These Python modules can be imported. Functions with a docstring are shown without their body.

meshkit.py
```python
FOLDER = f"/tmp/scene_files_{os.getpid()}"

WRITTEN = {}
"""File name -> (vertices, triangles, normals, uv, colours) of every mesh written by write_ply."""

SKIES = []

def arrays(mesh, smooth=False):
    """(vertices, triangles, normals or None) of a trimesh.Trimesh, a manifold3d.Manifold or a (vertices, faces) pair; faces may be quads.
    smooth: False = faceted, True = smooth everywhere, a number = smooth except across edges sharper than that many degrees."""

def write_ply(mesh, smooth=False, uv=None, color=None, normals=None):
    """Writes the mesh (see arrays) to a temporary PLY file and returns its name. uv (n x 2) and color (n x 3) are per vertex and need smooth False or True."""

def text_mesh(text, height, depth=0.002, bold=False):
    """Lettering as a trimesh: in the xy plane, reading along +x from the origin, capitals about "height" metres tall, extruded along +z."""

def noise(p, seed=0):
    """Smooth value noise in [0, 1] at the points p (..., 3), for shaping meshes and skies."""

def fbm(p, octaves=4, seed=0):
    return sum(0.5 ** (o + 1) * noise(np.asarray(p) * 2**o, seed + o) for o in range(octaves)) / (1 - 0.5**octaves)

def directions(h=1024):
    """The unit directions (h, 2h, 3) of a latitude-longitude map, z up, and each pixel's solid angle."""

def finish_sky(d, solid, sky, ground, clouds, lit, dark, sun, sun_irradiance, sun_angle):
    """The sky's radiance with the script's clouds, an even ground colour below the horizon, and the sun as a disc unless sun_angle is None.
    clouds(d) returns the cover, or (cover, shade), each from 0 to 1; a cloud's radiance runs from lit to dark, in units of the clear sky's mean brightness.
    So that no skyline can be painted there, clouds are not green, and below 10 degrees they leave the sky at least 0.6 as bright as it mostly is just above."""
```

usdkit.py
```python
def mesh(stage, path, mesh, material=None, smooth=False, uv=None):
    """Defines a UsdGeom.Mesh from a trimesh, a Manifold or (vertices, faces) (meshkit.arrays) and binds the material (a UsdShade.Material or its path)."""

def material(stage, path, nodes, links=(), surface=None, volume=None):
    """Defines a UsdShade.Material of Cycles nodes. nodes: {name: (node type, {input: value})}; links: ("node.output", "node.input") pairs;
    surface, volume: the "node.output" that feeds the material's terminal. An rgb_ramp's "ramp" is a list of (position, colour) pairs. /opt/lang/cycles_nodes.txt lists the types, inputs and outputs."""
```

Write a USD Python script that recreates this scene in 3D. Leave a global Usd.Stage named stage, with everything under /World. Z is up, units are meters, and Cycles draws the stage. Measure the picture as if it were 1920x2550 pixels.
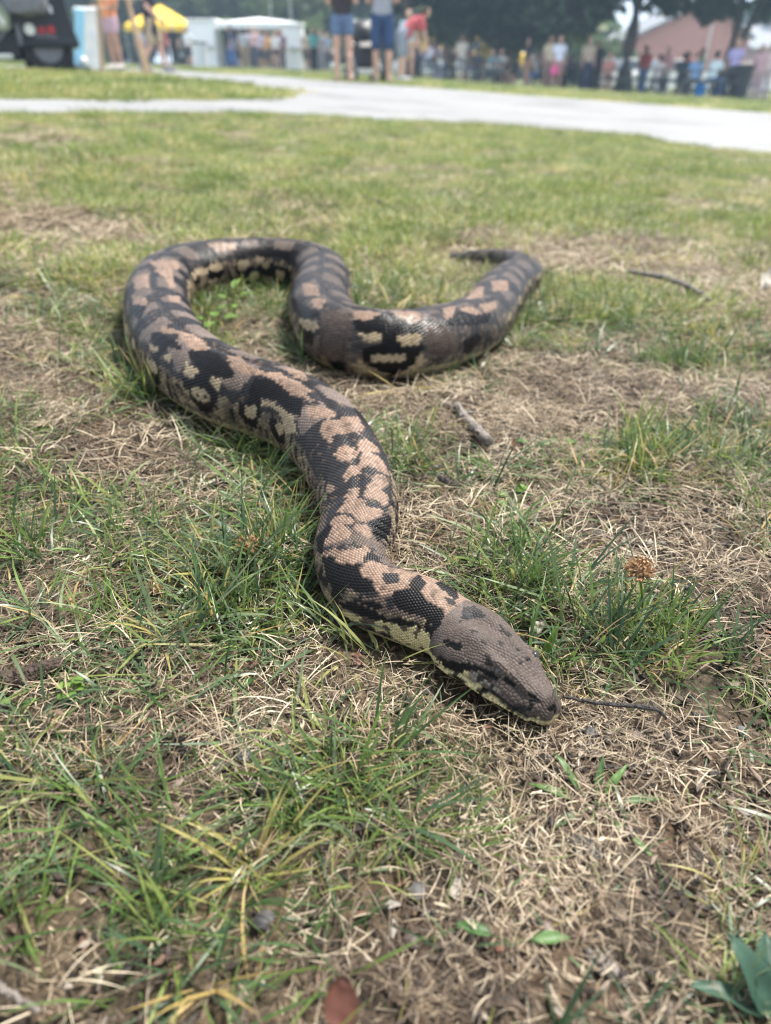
import math, random
import numpy as np, trimesh
from scipy.interpolate import CubicSpline, PchipInterpolator, RBFInterpolator
from scipy.spatial import cKDTree
from shapely.geometry import Polygon
import shapely
import usdkit, meshkit
from pxr import Usd, UsdGeom, UsdLux, UsdShade, Gf, Sdf, Vt

stage = Usd.Stage.CreateInMemory()
UsdGeom.SetStageUpAxis(stage, 'Z'); UsdGeom.SetStageMetersPerUnit(stage, 1.0)
UsdGeom.Xform.Define(stage, '/World'); UsdGeom.Scope.Define(stage, '/World/Looks')
PI = math.pi

# ---------------------------------------------------------------- camera, sky, sun, exposure
CAM_H, PITCH, TANW = 0.30, 0.5623, 0.5421
EXPOSURE = 2.75
cam = UsdGeom.Camera.Define(stage, '/World/camera')
cam.AddTranslateOp().Set(Gf.Vec3d(0, 0, CAM_H)); cam.AddRotateXOp().Set(90 - math.degrees(PITCH))
cam.CreateFocalLengthAttr(6.9); cam.CreateHorizontalApertureAttr(2 * 6.9 * TANW); cam.CreateVerticalApertureAttr(2 * 6.9 * TANW * 2550 / 1920)
cam.CreateFStopAttr(1.6); cam.CreateFocusDistanceAttr(0.44); cam.CreateClippingRangeAttr(Gf.Vec2f(0.01, 2000)); cam.CreateExposureAttr(EXPOSURE)

SUN_EL, SUN_AZ = math.radians(60), math.radians(55)      # azimuth from +y towards +x
sun_dir = np.array([math.sin(SUN_AZ) * math.cos(SUN_EL), math.cos(SUN_AZ) * math.cos(SUN_EL), math.sin(SUN_EL)])
usdkit.material(stage, '/World/Looks/sky', {
    'sky': ('sky_texture', {'sky_type': 'single_scattering', 'sun_disc': False, 'sun_elevation': SUN_EL, 'sun_rotation': SUN_AZ}),
    'tc': ('texture_coordinate', {}),
    'n': ('noise_texture', {'scale': 2.2, 'detail': 5.0, 'roughness': 0.55}),
    'r': ('rgb_ramp', {'ramp': [(0.0, (0.80, 0.80, 0.80)), (0.4, (0.88, 0.88, 0.88)), (0.62, (1, 1, 1))]}),
    'mix': ('mix_color', {'b': (1.8, 2.0, 2.27), 'use_clamp': False}),
    'bg': ('background_shader', {'strength': 0.1}),
}, [('tc.generated', 'n.vector'), ('n.fac', 'r.fac'), ('r.color', 'mix.fac'), ('sky.color', 'mix.a'), ('mix.result', 'bg.color')], surface='bg.background')
dome = UsdLux.DomeLight.Define(stage, '/World/sky')
UsdShade.MaterialBindingAPI.Apply(dome.GetPrim()).Bind(UsdShade.Material.Get(stage, '/World/Looks/sky'))
sun = UsdLux.DistantLight.Define(stage, '/World/sun')
sun.CreateIntensityAttr(0.4); sun.CreateAngleAttr(10.0); sun.CreateColorAttr(Gf.Vec3f(1.0, 0.95, 0.87)); sun.CreateNormalizeAttr(True)
sun.AddRotateZOp().Set(-math.degrees(SUN_AZ)); sun.AddRotateXOp().Set(-(90 - math.degrees(SUN_EL)))

# ---------------------------------------------------------------- helpers
used = {}
def free(parent, name):
    k = used.get((parent, name), 0); used[(parent, name)] = k + 1
    return f'{parent}/{name}' + (f'_{k:03d}' if k else '')
def tag(p, label=None, cat=None, group=None, kind=None):
    p = p.GetPrim() if hasattr(p, 'GetPrim') else p
    for k, v in (('label', label), ('category', cat), ('group', group), ('kind', kind)):
        if v: p.SetCustomDataByKey(k, v)
    return p
def thing(name, label, cat, loc=(0, 0, 0), rotz=0.0, group=None, scale=1.0):
    x = UsdGeom.Xform.Define(stage, free('/World', name))
    x.AddTranslateOp().Set(Gf.Vec3d(*map(float, loc))); x.AddRotateZOp().Set(float(rotz))
    if scale != 1.0: x.AddScaleOp().Set(Gf.Vec3f(scale, scale, scale))
    tag(x, label, cat, group); return x.GetPrim()
def obj(name, mesh, mat, parent=None, smooth=30, label=None):
    path = free(str(parent.GetPath()) if parent else '/World', name)
    m = usdkit.mesh(stage, path, mesh, '/World/Looks/' + mat, smooth=smooth)
    if label: tag(m, label)
    return m.GetPrim()
def cat_(*ms): return trimesh.util.concatenate([m for m in ms])
def mat(name, color, rough=0.6, spec=0.5, metal=0.0, noise=0.0, scale=20.0, bump=0.0, bscale=None, trans=0.0):
    n, l = {'p': ('principled_bsdf', {'base_color': color, 'roughness': rough, 'specular_ior_level': spec, 'metallic': metal, 'transmission_weight': trans})}, []
    if noise or bump:
        n['tc'] = ('texture_coordinate', {}); n['n'] = ('noise_texture', {'scale': scale, 'detail': 6.0, 'roughness': 0.6}); l.append(('tc.object', 'n.vector'))
    if noise:
        c = np.array(color)
        n['r'] = ('rgb_ramp', {'ramp': [(0.25, tuple(c * (1 - noise))), (0.75, tuple(np.minimum(c * (1 + noise), 1)))]})
        l += [('n.fac', 'r.fac'), ('r.color', 'p.base_color')]
    if bump:
        n['n2'] = ('noise_texture', {'scale': bscale or scale * 4, 'detail': 4.0}); n['b'] = ('bump', {'strength': bump, 'distance': 0.02})
        l += [('tc.object', 'n2.vector'), ('n2.fac', 'b.height'), ('b.normal', 'p.normal')]
    return usdkit.material(stage, '/World/Looks/' + name, n, l, surface='p.BSDF')

# ---------------------------------------------------------------- terrain
_tp = [(x, y, -.0554 * x) for x in (-6, -3, -1.5, 0, 1.5, 3, 6) for y in (-4, 0, 3, 6, 9)]
_tp += [(-.7, 14.6, .035), (-4.8, 18, .125), (-6.3, 18, .25), (-4.2, 10.5, .215), (-9, 47, .11), (15, 35, -.93), (5.7, 35, -.56), (1.3, 35, -.22), (10.5, 25, -.60), (4.4, 20, -.24), (0, 25, -.03), (-3, 33, .06),
        (-16, 30, .35), (-14, 55, .2), (25, 35, -1.2), (20, 60, -1.1), (5, 60, -.5), (-30, 60, .5), (40, 60, -1.4), (-60, 120, .6), (0, 130, -.3), (60, 130, -1.4), (-60, 0, 1.2), (60, 0, -1.6), (-60, 300, .6), (60, 300, -1.0), (0, 300, 0), (-300, 100, 1), (300, 100, -1.5), (0, -60, 0), (-300, -60, 1), (300, -60, -1)]
_tp = np.array(_tp, float)
_warp = lambda p: np.stack([np.arcsinh(p[:, 0] / 6) * 6, np.arcsinh(p[:, 1] / 10) * 10], -1)
_rbf = RBFInterpolator(_warp(_tp[:, :2]), _tp[:, 2], kernel='linear', smoothing=0.02)
def terrain(x, y):
    x, y = np.broadcast_arrays(np.asarray(x, float), np.asarray(y, float))
    p = np.stack([x.ravel(), y.ravel()], -1)
    far = _rbf(_warp(p)); near = -.0554 * p[:, 0]
    w = np.clip((np.hypot(p[:, 0], p[:, 1]) - 4) / 5, 0, 1); w = w * w * (3 - 2 * w)
    return (near * (1 - w) + far * w).reshape(x.shape)
def tz(x, y): return float(terrain(x, y))
_F = 1771.0
def at(px, py, up=0.0):
    """Ground point seen at a pixel of the 1920 x 2550 photograph (marches the ray to the ground)."""
    d = np.array([(px - 960) / _F, math.cos(PITCH) - (py - 1275) / _F * math.sin(PITCH), -math.sin(PITCH) - (py - 1275) / _F * math.cos(PITCH)])
    d /= d[1]
    ys = np.r_[np.linspace(.05, 8, 800), np.linspace(8.02, 90, 1600)]
    g = CAM_H + ys * d[2] - terrain(ys * d[0], ys) - up
    k = np.argmax(g < 0) if (g < 0).any() else len(ys) - 1
    y = ys[k] if k == 0 else ys[k - 1] + (ys[k] - ys[k - 1]) * g[k - 1] / max(g[k - 1] - g[k], 1e-9)
    return np.array([y * d[0], y, tz(y * d[0], y) + up])
def side(px, D):
    """World x of the picture column px at forward distance D near the horizon."""
    return (px - 960) / _F * D * math.cos(PITCH)

# ---------------------------------------------------------------- lawn density
GREEN = [(-.204, .361, .07, .08, .45), (-.085, .385, .045, .045, .9), (-.27, .47, .06, .08, .3), (.0, .232, .055, .03, 1.0), (.03, .20, .03, .025, .6), (-.105, .175, .05, .035, .45), (-.075, .142, .05, .03, .7), (-.17, .225, .03, .03, .6),
         (.180, .345, .055, .05, 1.3), (.10, .40, .04, .035, 1.0), (.085, .45, .03, .05, .7), (.263, .59, .12, .06, .9), (.03, .60, .03, .06, .7), (-.12, .56, .05, .04, .6), (-.17, .60, .05, .05, .6), (-.25, .70, .07, .07, .7), (.145, .155, .02, .03, .5),
         (-.17, .93, .09, .08, .5), (.31, 1.16, .12, .10, .8), (.376, .85, .05, .05, .7), (.12, .72, .06, .05, .5), (-.46, 1.78, .3, .12, .9), (-.3, 1.45, .14, .1, .9), (.113, .305, .025, .03, .5), (-.13, .33, .05, .04, .4), (.09, .34, .03, .03, .8), (.0, 1.25, .2, .15, .4), (-.05, 1.55, .2, .2, .5), (.44, 1.83, .12, .06, 1.0), (-.1, .47, .035, .06, .5), (.27, .42, .05, .06, .5)]
BARE = [(.12, .62, .09, .07, .9), (-.2, .56, .09, .07, .45), (.19, .47, .07, .05, .7), (-.15, .275, .06, .035, .8), (.11, .262, .06, .03, .7), (-.05, .275, .05, .035, .7), (.055, .155, .07, .04, .9), (-.56, 1.42, .26, .16, 1.4), (-.95, 1.5, .3, .2, 1.2), (-.2, 1.75, .12, .12, .7), (.13, .225, .05, .035, .8), (.0, .34, .06, .03, .4), (-.27, 2.35, .25, .2, .7), (-.02, .74, .1, .06, .9), (.02, .14, .03, .03, .6), (-.11, .225, .05, .03, .4), (.25, .75, .2, .09, .5), (-.6, 3.2, .5, .3, .5), (.7, 1.4, .3, .15, .5), (-.06, .86, .1, .05, .5), (-1.0, 2.6, .5, .3, .4)]
TALL = [(.182, .345, .045), (.205, .33, .03), (.105, .395, .03), (-.085, .385, .03), (.0, .232, .03), (-.072, .142, .028), (.27, .60, .06), (-.26, .69, .04), (.376, .85, .04), (.13, .74, .03), (.085, .315, .02), (-.24, .40, .025), (.05, .21, .015)]
def tall(x, y): return sum((1.7 if k < 2 else 1) * np.exp(-((x - a) ** 2 + (y - b) ** 2) / r ** 2) for k, (a, b, r) in enumerate(TALL))
def green(x, y):
    x, y = np.asarray(x, float), np.asarray(y, float)
    q = np.stack([x, y, 0 * x], -1)
    near = np.clip((1.75 - y) / .9, 0, 1)
    g = .62 - .27 * near + (meshkit.fbm(q * 9 + 31, 4, 5) - .5) * (1.1 * near + .25) + (meshkit.fbm(q * 2.2 + 7, 3, 9) - .5) * (.8 + .7 * (1 - near)) + (meshkit.fbm(q * (7, 4, 1) + 17, 3, 19) - .5) * 1.1 * (1 - near)
    for l, s in ((GREEN, .62), (BARE, -.6)):
        for a, b, ra, rb, k in l: g = g + s * k * np.exp(-((x - a) / ra) ** 2 - ((y - b) / rb) ** 2)
    return np.clip(g, 0, 1)

# ---------------------------------------------------------------- paths
def px_poly(pts): return Polygon([at(*p)[:2] for p in pts]).buffer(0)
FAR = [(-900, 150), (-200, 158), (265, 168), (411, 174), (640, 188), (855, 206), (1100, 222), (1280, 237), (1600, 259), (1920, 284), (2700, 345)]
NEAR = [(2700, 470), (1920, 388), (1850, 379), (1780, 372), (1700, 362), (1650, 355), (1612, 340), (1500, 330), (1380, 324), (1280, 316), (1120, 308), (960, 302), (830, 291), (740, 286), (640, 283), (400, 284), (0, 284), (-900, 284)]
ISLE = [(-900, 250), (0, 250.5), (300, 251), (600, 251), (660, 245), (700, 238), (716, 231), (700, 226), (640, 219), (530, 205), (411, 191), (330, 182), (262, 179), (-900, 165)]
road_poly = px_poly(FAR + NEAR).difference(px_poly(ISLE))
if road_poly.geom_type != 'Polygon': road_poly = max(road_poly.geoms, key=lambda g: g.area)
rng0 = np.random.default_rng(3)
_e = road_poly.segmentize(.05); _c = np.array(_e.exterior.coords)
_n = meshkit.fbm(np.c_[_c * 2.3, 0 * _c[:, :1]], 4, 2) - .5
_c2 = _c.copy(); _c2[:, 1] += _n * .10 * np.clip(_c[:, 1] / 4, .3, 2.5); _c2[-1] = _c2[0]
road_poly = Polygon(_c2).buffer(0)
if road_poly.geom_type != 'Polygon': road_poly = max(road_poly.geoms, key=lambda g: g.area)
def on_road(x, y, m=0.0): return shapely.contains_xy(road_poly.buffer(m) if m else road_poly, np.asarray(x), np.asarray(y))

# ---------------------------------------------------------------- ground
def graded(fine, start, ratio, end):
    out, d = list(fine), fine[1] - fine[0]
    while out[-1] < end: d *= ratio; out.append(out[-1] + d)
    return np.array(out)
gx = graded(np.arange(0, .34, .0042), .34, 1.085, 400); gx = np.r_[-gx[:0:-1], gx]
gy = graded(np.arange(.04, .95, .0042), .95, 1.035, 500); gy = np.r_[-60, -20, -8, -3, -1, -.4, -.1, 0, gy]
GX, GY = np.meshgrid(gx, gy, indexing='ij')
def micro(x, y):
    q = np.stack([x, y, 0 * x], -1); r = np.hypot(x, y)
    return .016 * (meshkit.fbm(q * 14, 3, 1) - .5) * np.exp(-r / 6) + .007 * (meshkit.fbm(q * 85, 3, 4) - .5) * np.exp(-r / 1.2) + .03 * (meshkit.fbm(q * 1.7 + 3, 3, 6) - .5) * np.clip((r - .9) / 1.5, 0, 1) * np.clip((60 - r) / 30, 0, 1)
def gz(x, y): return terrain(x, y) + micro(np.asarray(x, float), np.asarray(y, float)) * np.where(on_road(x, y, .12), .1, 1)
GZ = gz(GX.ravel(), GY.ravel()).reshape(GX.shape)
GZ = np.where((np.hypot(GX, GY) < 3), GZ, GZ - .012 * on_road(GX.ravel(), GY.ravel(), -.10).reshape(GX.shape))
ni, nj = GX.shape
I, J = np.meshgrid(np.arange(ni - 1), np.arange(nj - 1), indexing='ij'); b0 = (I * nj + J).ravel()
gf = np.stack([b0, b0 + nj, b0 + nj + 1, b0 + 1], -1)
gcol = green(GX.ravel(), GY.ravel()); _t = np.clip((GY.ravel() - 1.0) / 2.2, 0, 1); gcol = (.75 + .25 * gcol) * _t + gcol * .15 * (1 - _t)
usdkit.material(stage, '/World/Looks/soil', {
    'tc': ('geometry', {}), 'a': ('attribute', {'attribute': 'cover'}),
    'n1': ('noise_texture', {'scale': 260.0, 'detail': 8.0, 'roughness': 0.7}), 'n2': ('noise_texture', {'scale': 22.0, 'detail': 5.0}), 'v': ('voronoi_texture', {'scale': 190.0}),
    'r1': ('rgb_ramp', {'ramp': [(0.30, (.015, .0115, .009)), (0.47, (.048, .036, .027)), (0.58, (.10, .075, .056)), (0.72, (.21, .165, .125))]}),
    'r2': ('rgb_ramp', {'ramp': [(0.35, (.72, .70, .70)), (0.65, (1.35, 1.2, 1.05))]}),
    'm': ('mix_color', {'blend_type': 'multiply', 'fac': 1.0, 'use_clamp': False}),
    'r3': ('rgb_ramp', {'ramp': [(0.3, (.07, .085, .028)), (0.5, (.10, .125, .04)), (0.7, (.19, .18, .085))]}), 'n3': ('noise_texture', {'scale': 6.0, 'detail': 8.0, 'roughness': 0.65}),
    'g': ('mix_color', {}), 'p': ('principled_bsdf', {'roughness': 0.9, 'specular_ior_level': 0.25}), 'b': ('bump', {'strength': 0.8, 'distance': 0.003}),
}, [('tc.position', 'n1.vector'), ('tc.position', 'n2.vector'), ('tc.position', 'v.vector'), ('tc.position', 'n3.vector'), ('n1.fac', 'r1.fac'), ('n2.fac', 'r2.fac'), ('r1.color', 'm.a'), ('r2.color', 'm.b'), ('n3.fac', 'r3.fac'),
    ('a.fac', 'g.fac'), ('m.result', 'g.a'), ('r3.color', 'g.b'), ('g.result', 'p.base_color'), ('n1.fac', 'b.height'), ('b.normal', 'p.normal')], surface='p.BSDF')
g = obj('ground', (np.stack([GX.ravel(), GY.ravel(), GZ.ravel()], -1), gf), 'soil', smooth=True); tag(g, kind='structure')
UsdGeom.PrimvarsAPI(g).CreatePrimvar('cover', Sdf.ValueTypeNames.FloatArray, 'vertex').Set(Vt.FloatArray.FromNumpy(gcol.astype(np.float32)))

usdkit.material(stage, '/World/Looks/concrete', {
    'tc': ('geometry', {}), 'n': ('noise_texture', {'scale': .7, 'detail': 9.0, 'roughness': 0.7}), 'n2': ('noise_texture', {'scale': 60.0, 'detail': 5.0}),
    'r': ('rgb_ramp', {'ramp': [(0.34, (.115, .115, .117)), (0.46, (.185, .185, .187)), (0.7, (.235, .234, .233))]}), 'r2': ('rgb_ramp', {'ramp': [(0.3, (.8, .8, .8)), (0.6, (1, 1, 1))]}),
    'm': ('mix_color', {'blend_type': 'multiply', 'fac': 0.6}), 'p': ('principled_bsdf', {'roughness': 0.8}), 'b': ('bump', {'strength': 0.3, 'distance': 0.004})},
    [('tc.position', 'n.vector'), ('tc.position', 'n2.vector'), ('n.fac', 'r.fac'), ('n2.fac', 'r2.fac'), ('r.color', 'm.a'), ('r2.color', 'm.b'), ('m.result', 'p.base_color'), ('n2.fac', 'b.height'), ('b.normal', 'p.normal')], surface='p.BSDF')
rv, rf = trimesh.creation.triangulate_polygon(road_poly.simplify(.01), engine='earcut')
rm = trimesh.Trimesh(np.c_[rv, 0 * rv[:, 0]], rf)
rvv, rff = trimesh.remesh.subdivide_to_size(rm.vertices, rm.faces, 1.6, max_iter=12)
rvv[:, 2] = terrain(rvv[:, 0], rvv[:, 1]) + .007
tag(obj('path', (rvv, rff), 'concrete', smooth=True), kind='structure')

# ---------------------------------------------------------------- blades
def blades(n, rng, L, wd, lean, curl, spread, segs=4, z0=0.0, lie=False, fold=.0):
    """n ribbons: (vertices, faces). L, wd, lean, curl are (low, high)."""
    yaw = rng.uniform(0, 2 * PI, n); l = rng.uniform(*L, n); w = rng.uniform(*wd, n); le = rng.uniform(*lean, n); cu = rng.uniform(*curl, n)
    r = spread * np.sqrt(rng.uniform(0, 1, n)); th = rng.uniform(0, 2 * PI, n) if lie else yaw + rng.normal(0, .7, n)
    base = np.stack([r * np.cos(th), r * np.sin(th), z0 + (rng.uniform(0, .006, n) if lie else 0 * r)], -1)
    t = np.linspace(0, 1, segs + 1); ds = l[:, None] / segs
    ang = le[:, None] + cu[:, None] * t[None]           # from the vertical
    side_ = rng.normal(0, .24 if lie else .12, n)[:, None] * t[None] * 2
    hx = np.sin(ang); hz = np.cos(ang)
    if lie: hz = np.clip(hz, -.12, .25)
    dx = hx * np.cos(yaw[:, None] + side_); dy = hx * np.sin(yaw[:, None] + side_)
    p = base[:, None] + np.cumsum(np.stack([dx, dy, hz], -1) * ds[..., None], 1) - (np.stack([dx, dy, hz], -1) * ds[..., None])[:, :1]
    if lie: p[..., 2] = np.maximum(p[..., 2], .0005)
    prof = np.clip(np.minimum(.55 + t * 3, 1.0 - np.clip(t - .45, 0, 1) ** 1.5 * 2.3), .06, 1)
    tw = yaw[:, None] + side_ + PI / 2 + rng.normal(0, .5, n)[:, None] * t[None]
    tilt = rng.normal(0, .45, n)[:, None]
    o = np.stack([np.cos(tw) * np.cos(tilt), np.sin(tw) * np.cos(tilt), np.sin(tilt) + 0 * tw], -1) * (w[:, None] * prof[None] / 2)[..., None]
    v = np.stack([p - o, p + o], 2).reshape(-1, 3)
    k = np.arange(n)[:, None] * 2 * (segs + 1) + 2 * np.arange(segs)[None]
    f = np.stack([k, k + 1, k + 3, k + 2], -1).reshape(-1, 4)
    return v, f
def join(*ms):
    vs, fs, o = [], [], 0
    for v, f in ms: vs.append(v); fs.append(f + o); o += len(v)
    return np.vstack(vs), np.vstack(fs)
def leaf_mat(name, ramp, trans, rough=.45, w=.35, tint=None):
    usdkit.material(stage, '/World/Looks/' + name, {
        'geo': ('geometry', {}), 'oi': ('object_info', {}), 'add': ('math', {'math_type': 'add'}), 'fr': ('math', {'math_type': 'fraction'}),
        'r': ('rgb_ramp', {'ramp': ramp}), 'n': ('noise_texture', {'scale': 90.0, 'detail': 3.0}), 'nr': ('rgb_ramp', {'ramp': [(.3, (.75, .75, .75)), (.7, (1.2, 1.2, 1.15))]}),
        'm': ('mix_color', {'blend_type': 'multiply', 'fac': 1.0, 'use_clamp': False}),
        'p': ('principled_bsdf', {'roughness': rough, 'specular_ior_level': 0.4}), 't': ('translucent_bsdf', {'color': trans}), 'mx': ('mix_closure', {'fac': w})},
        [('geo.random_per_island', 'add.value1'), ('oi.random', 'add.value2'), ('add.value', 'fr.value1'), ('fr.value', 'r.fac'), ('geo.position', 'n.vector'), ('n.fac', 'nr.fac'), ('r.color', 'm.a'), ('nr.color', 'm.b'),
         ('m.result', 'p.base_color'), ('m.result', 't.color'), ('p.BSDF', 'mx.closure1'), ('t.BSDF', 'mx.closure2')], surface='mx.closure')
leaf_mat('grass_green', [(0, (0.0527, 0.1007, 0.0352)), (.3, (0.0915, 0.1590, 0.0399)), (.55, (0.1384, 0.2066, 0.0492)), (.75, (0.1994, 0.2490, 0.0645)), (.9, (0.2932, 0.2861, 0.0997)), (.97, (0.4222, 0.2967, 0.1054)), (1, (0.4692, 0.3392, 0.1992))], (.1, .2, .03), w=.4)
leaf_mat('grass_blue', [(0, (0.0432, 0.0799, 0.0394)), (.4, (0.0702, 0.1220, 0.0563)), (.75, (0.1080, 0.1595, 0.0705)), (1, (0.1836, 0.2252, 0.1220))], (.1, .2, .05), rough=.35, w=.35)
leaf_mat('straw', [(0, (0.0749, 0.0534, 0.0381)), (.25, (0.1649, 0.1187, 0.0799)), (.5, (0.2848, 0.2160, 0.1453)), (.8, (0.4096, 0.3306, 0.2316)), (1, (0.5795, 0.4959, 0.3723))], (.4, .3, .2), rough=.6, w=.2)
leaf_mat('litter', [(0, (0.0162, 0.0135, 0.0121)), (.35, (0.0405, 0.0311, 0.0243)), (.6, (0.0878, 0.0635, 0.0473)), (.8, (0.1485, 0.1107, 0.0810)), (.9, (0.1350, 0.0675, 0.0405)), (.96, (0.2295, 0.1890, 0.1553)), (1, (0.3240, 0.2970, 0.2700))], (.2, .15, .1), rough=.75, w=.05)
leaf_mat('crumb', [(0, (0.0140, 0.0112, 0.0098)), (.5, (0.0392, 0.0280, 0.0210)), (.85, (0.0770, 0.0532, 0.0392)), (1, (0.1260, 0.0868, 0.0644))], (.1, .1, .1), rough=.85, w=.02)
leaf_mat('turf', [(0, (0.0752, 0.1168, 0.0361)), (.25, (0.1366, 0.1992, 0.0515)), (.55, (0.2186, 0.2748, 0.0773)), (.75, (0.3143, 0.3366, 0.1095)), (.9, (0.4509, 0.3983, 0.1803)), (1, (0.5739, 0.4808, 0.2705))], (.1, .2, .03), w=.4)

def instancer(name, protos, pos, yaw, scale, idx, label, cat, tilt=None):
    pi = UsdGeom.PointInstancer.Define(stage, '/World/' + name); targets = []
    for k, (m, mt) in enumerate(protos):
        q = usdkit.mesh(stage, f'/World/{name}/tuft_{k:03d}', m, '/World/Looks/' + mt, smooth=True); targets.append(q.GetPath())
    pi.CreatePrototypesRel().SetTargets(targets)
    pi.CreatePositionsAttr(Vt.Vec3fArray.FromNumpy(np.asarray(pos, np.float32)))
    pi.CreateProtoIndicesAttr(Vt.IntArray.FromNumpy(np.asarray(idx, np.int32)))
    sc = np.asarray(scale, np.float32); sc = np.repeat(sc[:, None], 3, 1) if sc.ndim == 1 else sc
    pi.CreateScalesAttr(Vt.Vec3fArray.FromNumpy(sc))
    h = np.zeros((len(yaw), 4)); h[:, 0] = np.cos(yaw / 2); h[:, 3] = np.sin(yaw / 2)
    pi.CreateOrientationsAttr(Vt.QuathArray([Gf.Quath(*map(float, r)) for r in h]))
    tag(pi, label, cat, kind='stuff')

# ---------------------------------------------------------------- the snake
SLX=-0.0554
# centre line from snout to tail tip: x, y (m), body radius (m)
BODY=[(.0898,.2612,.0),(.0535,.3078,.0),(.0310,.3275,.0230),(.0070,.3400,.0220),(-.0095,.3505,.0226),(-.0195,.3690,.0238),(-.0222,.3920,.0256),(-.0190,.4215,.0272),
(-.0205,.4522,.0290),(-.0275,.4835,.0315),(-.0400,.5200,.0335),(-.0565,.5560,.0350),(-.0880,.5930,.0360),(-.1384,.6240,.0372),(-.1820,.6640,.0380),(-.2330,.7450,.0390),(-.2680,.8350,.0390),(-.2900,.9200,.0392),
(-.2960,.9760,.0392),(-.2850,1.0280,.0392),(-.2596,1.0640,.0392),(-.2089,1.0960,.0392),(-.1550,1.1060,.0392),(-.1150,1.0930,.0392),(-.0930,1.0520,.0392),(-.0861,.9861,.0392),(-.0835,.9068,.0392),
(-.0700,.8400,.0393),(-.0490,.7910,.0394),(-.0170,.7710,.0394),(.0057,.7720,.0394),(.0339,.7830,.0390),(.0640,.8110,.0382),(.0960,.8480,.0372),(.1280,.9120,.0360),(.1640,1.0250,.0350),(.1980,1.1150,.0330),(.2260,1.1800,.0280),
(.2360,1.2450,.0220),(.2240,1.3000,.0190),(.1930,1.3280,.0165),(.1580,1.3320,.0135),(.1200,1.3720,.0040)]
B=np.array(BODY)
seg=np.r_[0,np.cumsum(np.hypot(*np.diff(B[:,:2],axis=0).T))]
cx,cy=CubicSpline(seg,B[:,0]),CubicSpline(seg,B[:,1])
fine=np.linspace(0,seg[-1],6000)
arc=np.r_[0,np.cumsum(np.hypot(np.diff(cx(fine)),np.diff(cy(fine))))]
LEN=arc[-1]
def par(s): return np.interp(s,arc,fine)
sk=np.interp(seg,fine,arc)
# head profile: distance back from the snout -> half width, top, bottom (m)
HEAD=np.array([(0,.6,.5,.6),(.6,5.0,3.2,4.0),(2,7.6,5.0,6.2),(5,9.8,6.6,7.8),(10,12.0,7.9,9.0),(17,14.3,9.8,10.4),(25,17.4,12.8,11.8),(32,20.2,14.4,12.6),(42,22.8,15.2,13.0),(52,24.8,15.8,12),(60,26.6,16.2,12.6),(67,26.8,16.0,13.2),(75,24.0,16.4,14.4),(82,21.4,18.0,16.0),(95,22.8,21.0,18.4),(105,22.8,21.4,19)])/1000
bs=sk[3:]; br=B[3:,2]
S_=np.r_[HEAD[:,0],bs]
Wd=PchipInterpolator(S_,np.r_[HEAD[:,1],br]); Tp=PchipInterpolator(S_,np.r_[HEAD[:,2],br*.95]); Bt=PchipInterpolator(S_,np.r_[HEAD[:,3],br*.90])
HEADZ=PchipInterpolator([0,.02,.06,.085,.105,.14],[.0118,.0126,.0150,.0175,.0190,.0195])
def cz(s):
    b=Bt(s)
    return np.where(s<.14,HEADZ(np.minimum(s,.14)),b*.98)+0
zb=float(HEADZ(.14)-Bt(.14)*.98)
def centre(s):
    t=par(s); x,y=cx(t),cy(t)
    z=np.where(s<.14,HEADZ(np.minimum(s,.14)),Bt(s)*.98+zb*np.exp(-(np.maximum(s-.14,0)/.05)))+SLX*x
    return np.stack([x,y,z],-1)
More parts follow.
